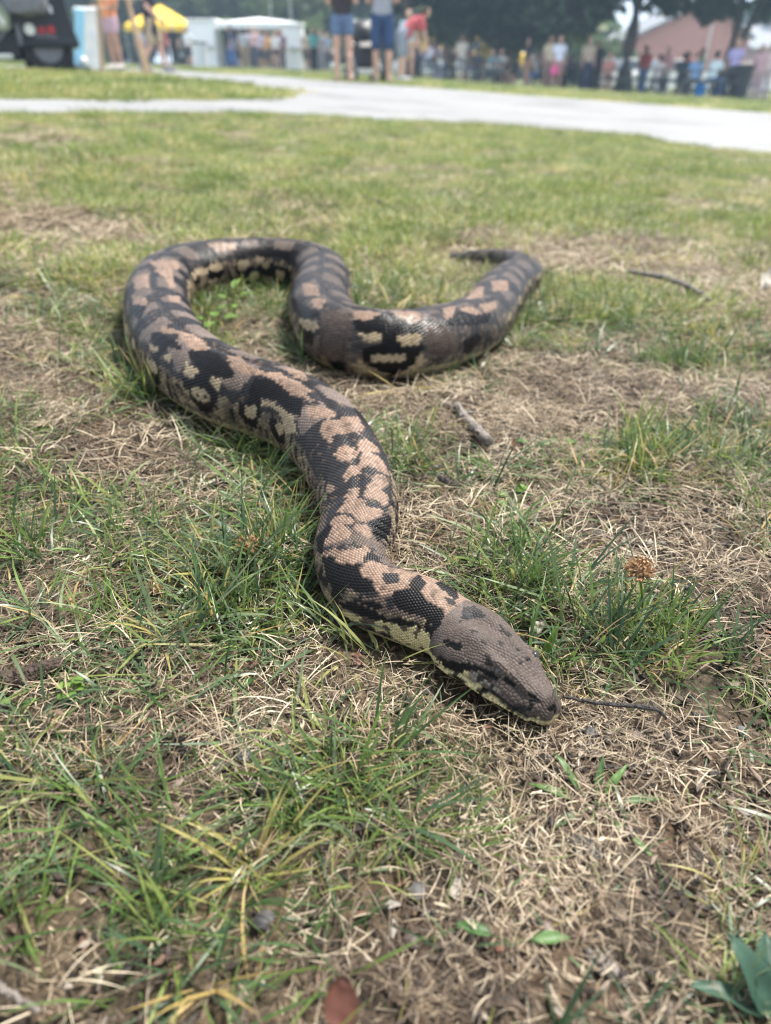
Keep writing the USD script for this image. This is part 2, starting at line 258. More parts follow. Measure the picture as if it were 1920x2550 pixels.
def frame(s):
    t=par(s); d=np.stack([cx(t,1),cy(t,1)],-1); d/=np.linalg.norm(d,axis=-1,keepdims=True)
    f=np.stack([d[...,0],d[...,1],0*d[...,0]],-1)   # towards the tail
    lat=np.stack([-d[...,1],d[...,0],0*d[...,0]],-1) # left of travel towards tail
    return f,lat
N=68; PI=np.pi
def surf(s,phi):
    """s, phi arrays of one shape. phi 0 = spine, + towards lat."""
    c=centre(s); f,lat=frame(s)
    w,t,b=Wd(s),Tp(s),Bt(s)
    hd=np.clip((.085-s)/.03,0,1)          # 1 on the head
    sn,cs=np.sin(phi),np.cos(phi)
    # on the head the widest line is the lip, low on the side
    lip=PI/2+.50*hd; ap=np.abs(phi)
    ps=np.where(ap<lip,ap/lip*PI/2,PI/2+(ap-lip)/(PI-lip)*PI/2); sn=np.sign(phi)*np.sin(ps); cs=np.cos(ps)
    drop=.0088*hd*np.clip(s/.008,0,1)
    e=1-.12*hd
    X=w*np.sign(sn)*np.abs(sn)**e
    Z=np.where(cs>0,(t+drop)*np.abs(cs)**e,-(b-drop)*np.abs(cs)**np.where(hd>0,.8,.85))-drop
    body=1-hd
    groove=.045*np.exp(-(phi/.13)**2)*body*np.clip((s-.12)/.1,0,1)
    Z=Z-groove*t
    rho=.27*np.clip((.095-s)/.05,0,1)*np.clip(s/.006,0,1)   # the head leans over towards its left
    X,Z=X*np.cos(rho)-Z*np.sin(rho),Z*np.cos(rho)+X*np.sin(rho)+.004*rho/.27
    # head relief
    bump=lambda s0,p0,ds,dp:np.exp(-((s-s0)/ds)**2-((np.abs(phi)-p0)/dp)**2)
    ap=np.abs(phi); run=lambda a,b,e:np.clip((s-a)/e,0,1)*np.clip((b-s)/e,0,1)
    Z=Z+.0036*bump(.0325,1.08,.0062,.25)+.0012*run(.009,.030,.006)*np.exp(-((ap-.98)/.16)**2)-.0026*run(.036,.080,.012)*np.exp(-(phi/.20)**2)-.0016*bump(.026,.35,.006,.3)-.0016*bump(.017,.0,.009,.35)+.0024*bump(.058,.72,.014,.36)-.0012*bump(.040,.62,.008,.25)
    X=X-np.sign(phi)*(.0017*run(.010,.027,.005)*np.exp(-((ap-1.32)/.20)**2)+.0016*bump(.0315,1.34,.004,.14)+.0030*bump(.0085,1.10,.0026,.16)+.0012*np.exp(-((ap-1.93)/.045)**2)*hd*np.clip(s/.004,0,1)-.0012*bump(.056,1.45,.012,.3))
    return c,lat,X,Z
def points(s,phi,disp=None):
    c,lat,X,Z=surf(s,phi)
    P=c+lat*X[...,None]; P[...,2]+=Z
    return P

PATTERN = [
 ("t", [(309,31),(309,35),(297,52),(287,52),(278,45),(277,45),(277,42),(285,28),(286,7),(292,-3),(293,-7),(302,-7),(304,-7)]),
 ("t", [(307,-10),(307,-7),(306,-7),(293,0),(292,-3),(288,-10),(282,-31),(293,-56),(296,-59),(312,-66)]),
 ("t", [(272,-24),(270,-21),(260,-14),(259,-14),(256,-31),(264,-73),(266,-77),(267,-77),(273,-73),(276,-49)]),
 ("t", [(268,31),(268,31),(261,49),(253,42),(248,24),(252,-3),(252,-3),(258,-10),(260,-10),(266,-3)]),
 ("t", [(255,-21),(254,-17),(245,-7),(241,21),(234,38),(232,38),(222,35),(222,31),(229,17),(233,-7),(234,-7),(240,-14),(241,-38),(239,-70),(242,-87),(244,-94),(255,-84),(260,-56)]),
 ("t", [(232,-38),(232,-38),(230,-35),(224,-35),(217,-21),(216,-17),(215,-21),(214,-21),(219,-49),(222,-70),(223,-73),(229,-84),(231,-87),(237,-77),(237,-73)]),
 ("t", [(238,91),(239,94),(238,94),(226,94),(218,70),(226,63)]),
 ("t", [(213,24),(207,35),(205,35),(202,17),(206,-7),(213,-3),(214,-3),(215,0)]),
 ("t", [(219,-24),(217,-21),(206,-17),(205,-17),(204,-21),(206,-38),(205,-70),(208,-87),(209,-87),(210,-91),(218,-80),(220,-52)]),
 ("t", [(202,24),(202,24),(190,42),(188,42),(186,17),(187,-14),(193,-24),(200,-24),(201,-24),(203,-17),(204,-14)]),
 ("t", [(193,-10),(193,-7),(183,-3),(179,-17),(180,-42),(191,-73),(193,-77),(199,-77),(200,-77),(200,-77),(197,-42)]),
 ("t", [(185,45),(183,59),(182,59),(178,59),(174,28),(175,0),(175,-3),(179,-7),(180,-7),(181,-7),(184,14)]),
 ("t", [(176,49),(176,52),(169,80),(165,80),(164,77),(164,77),(163,49),(162,28),(163,7),(168,3),(169,3),(173,21),(174,21)]),
 ("t", [(176,-17),(173,-7),(173,-3),(168,-10),(163,-24),(163,-45),(169,-56),(170,-56),(176,-42),(177,-42)]),
 ("t", [(169,126),(169,126),(169,129),(168,122),(155,73),(149,63),(143,38),(140,10),(144,-3),(145,-31),(146,-35),(148,-38),(153,-31),(153,-28),(153,-3),(151,10),(163,84)]),
 ("t", [(137,17),(136,35),(132,42),(128,38),(125,56),(121,70),(118,73),(118,73),(112,52),(104,31),(105,24),(108,17),(108,-21),(107,-52),(108,-66),(108,-66),(109,-70),(118,-49),(126,-31),(132,-24),(141,-10),(141,-7)]),
 ("t", [(108,-70),(108,-63),(108,-59),(107,-49),(100,-14),(99,21),(99,24),(93,45),(85,42),(73,70),(68,49),(79,-28),(84,-17),(87,-28),(95,-45),(95,-77),(88,-77),(86,-80),(85,-73),(85,-77),(85,-77),(87,-80),(95,-77)]),
 ("t", [(89,-80),(82,-80),(75,-77),(66,-59),(70,-38),(76,-17),(67,45),(71,66),(85,38),(95,38),(99,14),(99,-14),(90,-21),(84,-24),(85,-66)]),
 ("g", [(124,7),(117,-14),(112,17),(120,38),(122,28)]),
 ("b", [(160,98),(160,98),(151,115),(145,126),(139,133),(139,129),(138,115),(136,91),(131,87),(124,66),(128,42),(133,45),(140,17),(143,38),(149,63),(155,70)]),
 ("b", [(114,63),(111,84),(105,91),(90,84),(81,98),(75,108),(72,63),(84,38),(93,42),(98,21),(99,-17),(107,-49),(108,-17),(106,31),(111,42)]),
 ("b", [(149,-38),(148,-35),(144,-14),(143,-10),(140,-14),(130,-31),(130,-31),(142,-45)]),
 ("b", [(177,-56),(169,-56),(164,-73),(177,-112),(194,-126),(202,-108),(202,-108),(190,-73)]),
 ("b", [(181,63),(178,80),(177,112),(169,115),(163,98),(163,94),(168,77),(177,49),(177,49)]),
 ("b", [(138,150),(138,154),(128,147),(124,147),(114,147),(107,140),(110,133),(116,119),(127,119),(132,119)]),
 ("b", [(132,115),(132,115),(128,115),(121,112),(116,105),(116,105),(119,94),(126,98)]),
 ("b", [(111,126),(111,126),(103,133),(95,126),(91,112),(95,105),(103,108)]),
 ("b", [(147,147),(147,147),(148,154),(142,143),(136,133),(136,133),(138,126)]),
 ("b", [(95,-42),(95,-38),(87,-21),(84,-14),(79,-21),(86,-80),(88,-80),(95,-77)]),
 ("b", [(88,94),(89,94),(78,140),(78,140),(77,115),(82,98)]),
 ("b", [(106,17),(99,14),(95,38),(85,38),(72,66),(75,112),(81,84),(87,77),(95,80),(100,80)]),
 ("b", [(96,-45),(91,-80),(85,-59),(84,-24),(90,-21)]),
 ("g", [(86,3),(81,-14),(78,0),(82,17)]),
 ("g", [(76,-10),(71,-42),(62,-28),(67,7),(67,45),(71,10)]),
 ("y", [(136,164),(127,150),(107,133),(92,115),(83,122),(77,150),(70,161),(81,213),(107,188),(127,178),(136,182)]),
 ("y", [(96,129),(86,122),(80,140),(73,161),(73,178),(91,195),(96,178)]),
 ("b", [(500,45),(494,66),(482,70),(463,77),(449,84),(441,66),(447,45),(469,17),(491,24)]),
 ("b", [(420,56),(418,80),(412,108),(398,94),(373,84),(348,84),(333,73),(349,42),(365,52),(384,45),(408,42)]),
 ("b", [(568,66),(568,66),(562,80),(548,80),(521,66),(508,59),(508,56),(520,45),(551,49)]),
 ("b", [(491,115),(491,115),(487,136),(473,143),(450,140),(451,115),(461,101),(474,112)]),
 ("b", [(994,-73),(994,-77),(996,-98),(1098,-108),(1100,-108),(1097,-73),(1095,-73),(1039,-66)]),
 ("b", [(923,-63),(920,-66),(911,-101),(956,-115),(955,-87)]),
 ("b", [(1054,-133),(1052,-136),(1054,-171),(1058,-227),(1078,-220),(1120,-168),(1091,-140)]),
 ("b", [(1006,-140),(1005,-143),(1001,-199),(1014,-244),(1030,-209),(1035,-147),(1035,-147)]),
 ("b", [(709,84),(711,87),(647,91),(607,70),(626,38),(661,42)]),
 ("t", [(453,-7),(465,7),(462,17),(447,45),(433,52),(420,49),(419,49),(417,28),(419,24),(437,21)]),
 ("t", [(540,17),(540,21),(538,24),(517,35),(495,38),(484,21),(486,14),(504,-7),(527,-7)]),
 ("t", [(417,35),(417,38),(416,38),(385,45),(366,52),(344,31),(344,28),(359,24),(379,31),(402,3),(404,3)]),
 ("t", [(565,38),(565,42),(564,42),(554,49),(552,49),(536,28),(536,24),(547,17),(549,17)]),
 ("t", [(838,-66),(815,14),(808,14),(767,-21),(803,-77),(812,-80),(837,-73)]),
 ("t", [(788,-59),(771,-7),(769,-3),(763,-7),(739,-38),(697,-45),(697,-49),(710,-66)]),
 ("t", [(676,-73),(659,-31),(656,-31),(637,-28),(633,-28),(642,-59)]),
 ("t", [(763,59),(761,63),(708,56),(693,14),(748,10),(752,10)]),
 ("t", [(694,66),(696,70),(693,70),(663,70),(633,38),(654,28)]),
 ("t", [(996,-42),(952,-31),(950,-38),(957,-80),(992,-77),(994,-70),(997,-49)]),
 ("t", [(1320,-52),(1320,-52),(1322,-56),(1363,-63),(1387,-28),(1386,-24),(1354,-14),(1349,-14)]),
 ("t", [(1386,-45),(1385,-49),(1388,-52),(1406,-63),(1407,-63),(1419,-52),(1409,-24),(1406,-21),(1404,-21)]),
 ("t", [(379,3),(392,24),(392,28),(390,31),(376,35),(355,24),(355,10),(358,7)]),
 ("t", [(337,52),(337,56),(335,56),(323,59),(321,59),(309,17),(315,-10),(318,-10),(327,17)]),
 ("t", [(308,38),(307,42),(293,52),(292,52),(284,21),(286,-24),(288,-28),(303,-21),(303,-17)]),
 ("t", [(400,-56),(406,-28),(403,-17),(389,0),(376,-14),(378,-17)]),
 ("c", [(492,77),(474,84),(478,105),(490,108),(491,87)]),
 ("c", [(462,87),(449,84),(449,112),(457,108)]),
 ("c", [(480,133),(466,119),(458,133),(466,143),(475,140)]),
 ("c", [(529,91),(515,80),(513,101),(524,101)]),
 ("c", [(559,91),(539,87),(538,98),(550,105)]),
 ("c", [(399,101),(381,91),(360,91),(344,87),(320,105),(342,136),(360,108),(383,105),(397,112)]),
 ("c", [(939,-122),(960,-126),(953,-147),(935,-143)]),
 ("c", [(997,-115),(1013,-119),(1009,-147),(997,-147)]),
 ("c", [(1026,-105),(1043,-108),(1038,-133),(1024,-126)]),
 ("c", [(914,-171),(940,-171),(937,-202),(920,-195)]),
 ("c", [(1010,-161),(1027,-157),(1024,-192),(1010,-199)]),
 ("c", [(1063,-150),(1085,-157),(1077,-192),(1064,-188)]),
 ("c", [(869,-119),(920,-133),(916,-154),(870,-140)]),
 ("b", [(1455,-59),(1455,-63),(1457,-77),(1464,-94),(1474,-91),(1477,-94),(1476,-115),(1464,-140),(1468,-195),(1484,-244),(1490,-216),(1505,-164),(1507,-129),(1489,-115),(1488,-101),(1490,-91),(1509,-94),(1513,-59),(1502,-52),(1493,-28),(1478,-24),(1467,-45)]),
 ("c", [(1463,-94),(1477,-91),(1477,-112),(1471,-122),(1464,-115)]),
 ("c", [(1489,-98),(1507,-94),(1507,-119),(1503,-129),(1493,-126),(1488,-115)]),
 ("c", [(1470,-150),(1493,-150),(1494,-164),(1486,-171),(1473,-168),(1470,-161)]),
 ("c", [(1389,-119),(1422,-94),(1431,-105),(1423,-129),(1403,-126)]),
 ("c", [(1375,-154),(1405,-168),(1387,-182)]),
 ("c", [(1462,-161),(1471,-192),(1481,-213),(1478,-265),(1465,-230),(1460,-185)]),
 ("c", [(1506,-150),(1511,-171),(1499,-220),(1489,-262),(1485,-227),(1500,-182)]),
 ("t", [(1451,-24),(1451,-28),(1456,-52),(1456,-52),(1466,-52),(1476,-24),(1475,-10),(1464,7)]),
 ("t", [(1521,7),(1490,10),(1489,0),(1493,-35),(1502,-59),(1513,-52),(1521,3)]),
 ("t", [(1555,-14),(1551,-21),(1538,-66),(1549,-66),(1550,-66),(1571,-31),(1575,-21)]),
 ("t", [(1595,-42),(1574,-38),(1573,-42),(1579,-77),(1599,-80),(1600,-77)]),
 ("t", [(1720,91),(1711,87),(1614,10),(1635,-24),(1696,24)]),
 ("t", [(1732,10),(1725,10),(1675,-28),(1710,-66),(1747,-45)]),
 ("t", [(1612,-45),(1608,-52),(1607,-80),(1640,-84),(1645,-59)]),
 ("b", [(1330,-101),(1324,-108),(1363,-122),(1401,-108),(1427,-84),(1423,-63),(1406,-70),(1365,-87)]),
 ("b", [(1399,-129),(1397,-133),(1404,-161),(1414,-171),(1428,-154),(1427,-122)]),
 ("b", [(1539,-70),(1538,-70),(1539,-91),(1605,-115),(1616,-91),(1616,-87),(1592,-77),(1573,-45)]),
 ("b", [(1550,-140),(1560,-188),(1562,-192),(1588,-147),(1577,-133)]),
 ("b", [(1444,-182),(1443,-185),(1441,-251),(1452,-258),(1452,-258),(1453,-185)]),
 ("m", [(1423,-63),(1449,-31),(1458,-94),(1454,-175),(1438,-192),(1434,-122)]),
 ("m", [(1512,-73),(1535,-87),(1548,-136),(1534,-175),(1511,-154)]),
 ("b", [(69,112),(63,108),(56,105),(53,115),(56,126),(64,126)]),
 ("y", [(67,175),(61,192),(55,199),(48,195),(43,168),(45,199),(37,195),(32,182),(28,195),(22,199),(20,199),(14,202),(10,202),(16,216),(26,227),(36,227),(48,223),(62,213)]),
 ("b", [(66,164),(60,168),(51,157),(45,147),(37,140),(29,133),(24,122),(19,119),(21,136),(26,136),(32,150),(37,150),(43,164),(49,195),(56,195),(60,195)]),
 ("b", [(55,202),(46,206),(43,206),(47,223),(53,216)]),
 ("b", [(36,192),(30,195),(29,199),(33,199)]),
 ("b", [(37,202),(32,202),(33,227),(36,213)]),
 ("b", [(29,178),(24,188),(23,202),(28,199)]),
 ("b", [(21,195),(15,195),(13,209),(18,213)]),
 ("d", [(54,-38),(48,-31),(44,-38),(42,-21),(47,-17),(53,-24)]),
 ("d", [(50,63),(46,63),(44,73),(47,77)]),
 ("d", [(43,35),(43,17),(40,24),(41,38)]),
 ("b", [(35,0),(35,-14),(33,-3),(34,3)]),
 ("b", [(29,-10),(29,-35),(27,-21),(27,-3)]),
 ("d", [(32,63),(28,28),(27,-7),(26,-3),(28,38),(31,70)]),
 ("d", [(41,101),(38,91),(34,122),(37,136),(39,122)]),
 ("d", [(59,63),(55,45),(53,52),(56,70)]),
 ("b", [(13,87),(11,80),(9,115),(7,157),(9,161),(11,136)]),
 ("b", [(4,80),(3,0),(1,-10),(2,70)]),
 ("s", [(44,182),(40,161),(34,157),(29,161),(25,168),(25,182),(29,175),(35,182),(39,195)]),
]

def snake_scales():
    """Centres of the scales (s, phi, size): an even hexagonal pack on the body, a finer uneven one on the head."""
    rng = np.random.default_rng(11); out = []
    s, row = .078, 0
    while s < LEN - .004:
        r = float(Wd(s)); n = N; w = 2 * PI * r / n
        ph = (np.arange(n) + .5 * (row % 2)) * 2 * PI / n - PI
        out.append(np.stack([np.full(n, s) + rng.normal(0, .04 * w, n), ph + rng.normal(0, .04, n) * 2 * PI / n, np.full(n, w)], -1))
        s += .80 * w; row += 1
    s, row = .0006, 0
    while s < .0775:
        big = np.exp(-((s - .026) / .022) ** 2)
        w0 = .00165 + .0007 * big
        n = max(8, int(2 * PI * float((Wd(s) + Tp(s)) / 2) / w0)); w = 2 * PI * float((Wd(s) + Tp(s)) / 2) / n
        ph = (np.arange(n) + .5 * (row % 2)) * 2 * PI / n - PI
        out.append(np.stack([np.full(n, s) + rng.normal(0, .12 * w, n), ph + rng.normal(0, .12, n) * 2 * PI / n, np.full(n, w)], -1))
        s += .84 * w; row += 1
    return np.vstack(out)
def inside(poly, u, v):
    x0, y0 = poly[:, 0], poly[:, 1]; x1, y1 = np.roll(x0, -1), np.roll(y0, -1); c = np.zeros(len(u), bool)
    for a, b, d, e in zip(x0, y0, x1, y1):
        if b != e: c ^= ((b > v) != (e > v)) & (u < (d - a) * (v - b) / (e - b) + a)
    return c
COL = dict(t=(.215, .146, .108), b=(.0045, .0040, .0046), g=(.0200, .0185, .0195), d=(.018, .0145, .014), c=(.30, .235, .150), m=(.062, .046, .038), y=(.45, .375, .20), h=(.085, .066, .057), f=(.092, .069, .052), s=(.150, .128, .105))
COL = {k: np.array(v) for k, v in COL.items()}
def snake_colours(sc):
    rng = np.random.default_rng(5); s, ph = sc[:, 0], sc[:, 1]; n = len(s)
    r = Wd(np.clip(s, .01, LEN - .003)); u = s; v = ph * r
    q = np.stack([np.cos(ph) * r * 60, np.sin(ph) * r * 60, s * 60], -1)
    no = meshkit.fbm(q, 3, 3) - .5; no2 = meshkit.fbm(q * 3.1 + 9, 2, 8) - .5
    c = np.where((no2 > .19)[:, None], COL['t'] * .38, np.where((no > .06)[:, None], COL['g'] * 1.25, COL['g'])) * 1.0
    a = np.abs(ph)
    nk = (s < .172 + .02 * no) | ((s < .205) & (ph > .75))
    c[nk] = np.where((no2 > .12)[:, None], COL['g'], COL['m'] * 1.45)[nk]
    # the back past the traced front: tan lobes to each side of a dark spine
    per = .062; k = s / per + .15 * np.sin(s * 31) + np.where(ph > 0, .35, .0); fr = k - np.floor(k)
    lobe = (np.abs(fr - .5) < .26 - .12 * np.abs(a - .5) + .35 * no) & (a > .10 + .1 * no) & (a < .95 + .5 * no)
    body = s > .31
    c[body & lobe] = COL['t'] * (np.array([.62, .70, .80]) * (1 - .25 * np.clip((s[body & lobe] - .5) / .2, 0, 1))[:, None])
    lobe2 = (np.abs((fr + .5) % 1 - .5) < .2 + .3 * no) & (a > .62) & (a < 1.15 + .3 * no)
    c[body & lobe2 & ~lobe] = COL['b'] * 1.2
    # flanks
    fl = a > np.where(s < .25, .98, 1.2) + .35 * no
    fc = np.where((no2 > .10)[:, None], COL['b'] * 1.7, np.where((no2 < -.08)[:, None], COL['c'] * .62, COL['f']))
    c[fl] = fc[fl]
    spot = (((fr + .5) % 1 - .5) ** 2 / .16 ** 2 + (a - 1.36) ** 2 / .16 ** 2 < 1 + 3 * no) & body
    ring = (((fr + .5) % 1 - .5) ** 2 / .27 ** 2 + (a - 1.42) ** 2 / .34 ** 2 < 1 + 3 * no) & body
    c[ring] = COL['b']; c[spot] = COL['c'] * .9
    bel = a > 2.0 + .25 * no
    c[bel] = np.where((no2 > .17)[:, None], COL['f'], COL['y'] * .8)[bel]
    face = (s > 1.37 + .25 * no) & (s < 1.64 + .25 * no) & (ph < -.42 + .5 * no) & (ph > -1.75)
    c[face] = np.where(((no2 > .10) | (no > .075))[:, None], COL['b'] * 2.0, np.where((no2 < -.07)[:, None], COL['f'] * 1.15, np.where((no < -.05)[:, None], COL['g'] * 1.5, COL['m'])))[face]
    mid = np.clip((s - 1.05) / .3, 0, 1)[:, None]                # duller towards the tail
    c = c * (1 - mid * .35) + np.array([.06, .054, .053]) * mid * .35
    tail = s > LEN - .16
    c[tail] = np.where((no > 0)[:, None], (.08, .068, .062), (.04, .035, .035))[tail]
    hd = s < .079 + .014 * no * (a < 1.3)
    c[hd] = COL['h']
    c[hd & (a > 1.58)] = np.where((no2 > .13)[:, None], COL['g'], COL['h'] * .85)[hd & (a > 1.58)]
    c[hd & (a > np.where(s > .036, 1.74, 1.86) + .1 * no2)] = COL['y']
    c[hd & (np.abs(a - 1.95) < .03)] = COL['g']
    e = no2 * .004
    for kind, p in PATTERN:
        p = np.array(p, float) / (1000, 100)
        m = inside(p, u + e * .6, ph + e * 14)
        if p[:, 0].max() > .079: m &= ~hd
        else: m &= hd
        col = COL[kind] * (.6 if kind == 'b' and p[:, 0].max() < .079 else 1)
        c[m] = col
        if kind == 'y': c[m & (no2 > .16)] = COL['f'] * .7
        if kind == 's': c[m & (no2 > .02)] = COL['d']
        if kind == 't': c[m & (no2 > .17)] = COL['t'] * .6
        if p[:, 0].max() < .079:                                  # the far side of the head is a mirror image
            m2 = inside(p, u + e * .6, -ph + e * 14) & hd
            if p[:, 1].min() > .7: c[m2] = col
    grey = meshkit.fbm(q * .45 + 40, 2, 2) - .5
    c = c * (1 + .5 * grey[:, None]) * rng.normal(1, .10, n)[:, None]
    c[hd] *= (1 + .35 * (meshkit.fbm(q[hd] * 1.4, 2, 6) - .5))[:, None]
    return np.clip(c, .003, .75)
sc = snake_scales(); scol = snake_colours(sc)
P0 = points(sc[:, 0], sc[:, 1]); tree = cKDTree(P0)
rings, s = [], .0002
while s < LEN - .0006:
    rings.append(s); s += (.00042 if s < .08 else .00050 if s < .20 else .00050 + .0011 * min(1, (s - .20) / .35)) if s > .004 else .0002
rings = np.array(rings)
phs = np.r_[np.linspace(-PI, -1.95, 26)[:-1], np.linspace(-1.95, 1.95, 271), np.linspace(1.95, PI, 26)[1:-1]]
SS, PP = np.meshgrid(rings, phs, indexing='ij'); V = points(SS, PP)
dv = np.roll(V, -1, 1) - np.roll(V, 1, 1); du = np.gradient(V, axis=0); nr = np.cross(du, dv); nr /= np.linalg.norm(nr, axis=-1, keepdims=True) + 1e-12
vf = V.reshape(-1, 3); dist, near = tree.query(vf, k=3)
w = sc[near[:, 0], 2]
edge = np.clip((dist[:, 1] - dist[:, 0]) / (.55 * w), 0, 1); dome_ = edge * edge * (3 - 2 * edge)
fw = frame(SS.ravel())[0]; back = ((vf - P0[near[:, 0]]) * fw).sum(1) / w
amp = np.where(SS.ravel() < .078, .15, .20) * w
h = amp * dome_ + .055 * w * np.clip(back + .5, 0, 1) * np.clip(edge * 4, 0, 1)
taper = np.clip(SS.ravel() / .002, 0, 1)
V2 = vf + nr.reshape(-1, 3) * (h * taper)[:, None]
wt = np.maximum(dist, 1e-5) ** -3.6; wt /= wt.sum(1, keepdims=True); base_ = (scol[near] * wt[..., None]).sum(1); lum = base_.mean(1, keepdims=True); rim = np.clip(edge * 2.6, 0, 1)[:, None]
colv = base_ * (.40 + .60 * rim) + np.where(lum < .010, .0055, 0) * np.array([1.2, .95, .85]) * (1 - rim) * np.clip((.35 - SS.ravel()) / .1, 0, 1)[:, None]
mott = meshkit.fbm(vf * 650, 3, 15) - .5; colv = colv * (1 + np.where(SS.ravel() < .085, .4, .75) * mott)[:, None]
fs, fp = SS.ravel(), PP.ravel(); win = np.exp(-((fp + .85) / .55) ** 2)           # skin folds inside the bends
for s0, am in ((.166, .0006), (.1745, .0009), (.183, .0010), (.1915, .0007)): V2 = V2 - nr.reshape(-1, 3) * (am * win * np.exp(-((fs - s0 - .004 * np.sin(fp * 3)) / .0017) ** 2))[:, None]
nr_, np_ = SS.shape
I, J = np.meshgrid(np.arange(nr_ - 1), np.arange(np_), indexing='ij'); J2 = (J + 1) % np_
sf = np.stack([I * np_ + J, (I + 1) * np_ + J, (I + 1) * np_ + J2, I * np_ + J2], -1).reshape(-1, 4)
caps = [V[0].mean(0), V[-1].mean(0)]; nv = len(V2)
jj = np.arange(np_); c0 = np.stack([np.full(np_, nv), jj, (jj + 1) % np_], -1); c1 = np.stack([np.full(np_, nv + 1), (nr_ - 1) * np_ + (jj + 1) % np_, (nr_ - 1) * np_ + jj], -1)
tris = np.vstack([sf[:, [0, 1, 2]], sf[:, [0, 2, 3]], c0, c1])
V2 = np.vstack([V2, caps]); colv = np.vstack([colv, colv[:1], colv[-1:]])
usdkit.material(stage, '/World/Looks/snake_skin', {'a': ('attribute', {'attribute': 'skin'}), 'g': ('attribute', {'attribute': 'gloss'}), 'p': ('principled_bsdf', {'roughness': .31, 'specular_ior_level': .14})}, [('a.color', 'p.base_color'), ('g.fac', 'p.roughness')], surface='p.BSDF')
mat('eye_black', (.02, .017, .015), rough=.12, spec=.6); mat('nostril_dark', (.012, .01, .01), rough=.7)
snake = thing('snake', 'large blotched brown and black boa stretched over the lawn towards us', 'snake')
body = obj('body', (V2, tris), 'snake_skin', snake, smooth=True)
UsdGeom.PrimvarsAPI(body).CreatePrimvar('skin', Sdf.ValueTypeNames.Color3fArray, 'vertex').Set(Vt.Vec3fArray.FromNumpy(colv.astype(np.float32)))
gl = np.r_[np.interp(SS.ravel(), [0, .06, .11, .2, .5], [.50, .48, .40, .33, .26]), .5, .4] + .05 * (np.r_[near[:, 0], 0, 0] % 7) / 7
UsdGeom.PrimvarsAPI(body).CreatePrimvar('gloss', Sdf.ValueTypeNames.FloatArray, 'vertex').Set(Vt.FloatArray.FromNumpy(gl.astype(np.float32)))
for sg in (1, -1):
    p = points(np.array([.0308]), np.array([sg * 1.33 if sg > 0 else -1.15]))[0]; c = centre(np.array([.0308]))[0]
    m = trimesh.creation.icosphere(3, .0034); d = p - c; d[2] *= .4; m.apply_translation(p - d / np.linalg.norm(d) * .0017); obj('eye', m, 'eye_black', snake, smooth=True)
    p = points(np.array([.0085]), np.array([sg * 1.10]))[0]
    m = trimesh.creation.icosphere(2, .0017); m.apply_scale([1, 1, .9]); m.apply_translation(p + (c - p) * .03); obj('nostril', m, 'nostril_dark', snake, smooth=True)
snake_xy = np.stack([cx(par(np.linspace(0, LEN, 900))), cy(par(np.linspace(0, LEN, 900)))], -1); snake_r = Wd(np.linspace(.002, LEN - .003, 900)); snake_tree = cKDTree(snake_xy)
def off_snake(x, y, k=.85, m=0.0):
    d, i = snake_tree.query(np.stack([x, y], -1)); return d > snake_r[i] * k + m

# ---------------------------------------------------------------- grass, straw, litter
rng = np.random.default_rng(21)
tufts = [blades(11, rng, (.018, .046), (.0008, .0016), (.1, 1.2), (.2, 1.3), .008) for _ in range(7)] \
      + [blades(6, rng, (.028, .060), (.0013, .0024), (.3, 1.35), (.1, 1.1), .007) for _ in range(5)] \
      + [blades(5, rng, (.030, .070), (.0011, .0020), (1.1, 1.5), (-.1, .35), .012, segs=5) for _ in range(4)]
CL = len(tufts); tufts += [blades(17, rng, (.024, .056), (.0011, .0022), (.05, 1.0), (.1, .95), .011, segs=5) for _ in range(5)]
kinds = ['grass_green'] * 5 + ['grass_blue'] * 2 + ['grass_green'] * 3 + ['grass_blue'] * 2 + ['grass_green'] * 3 + ['grass_blue'] + ['grass_green'] * 3 + ['grass_blue'] * 2
def scatter(n, x0, x1, y0, y1, keep, rng, spread=None):
    """Points in a view wedge, denser per area in front."""
    y = rng.uniform(y0, y1, n); x1 = 1.5; xw = np.minimum(x1, .42 + .80 * y); x = rng.uniform(-1, 1, n) * xw
    k = rng.uniform(0, 1, len(x)) * x1 < xw
    x, y = x[k], y[k]; k = rng.uniform(0, 1, len(x)) < keep(x, y)
    return x[k], y[k]
x, y = scatter(43420, 0, .9, .06, 1.15, lambda x, y: np.clip(green(x, y) * 1.1 - .12, 0, 1) ** 1.4 * .82, rng)
k = off_snake(x, y, .95, .004); x, y = x[k], y[k]
# blades that stand against and lean over the snake's flanks
i = rng.integers(140, 860, 2600); sg = rng.choice((-1, 1), 2600); tt = np.gradient(snake_xy, axis=0)[i]; tt /= np.linalg.norm(tt, axis=1, keepdims=True); off = snake_r[i] * .93 + .004 + .016 * rng.uniform(0, 1, 2600) ** 1.5
ex, ey = snake_xy[i, 0] - tt[:, 1] * sg * off, snake_xy[i, 1] + tt[:, 0] * sg * off; k = off_snake(ex, ey, .92, .003) & (rng.uniform(0, 1, 2600) < np.clip(.25 + .6 * green(ex, ey), 0, 1) * np.clip((meshkit.fbm(np.stack([ex * 18, ey * 18, 0 * ex], -1), 2, 44) - .3) * 3, 0, 1)) & (ey > .40)
x, y = np.r_[x, ex[k]], np.r_[y, ey[k]]
n = len(x); NG = n
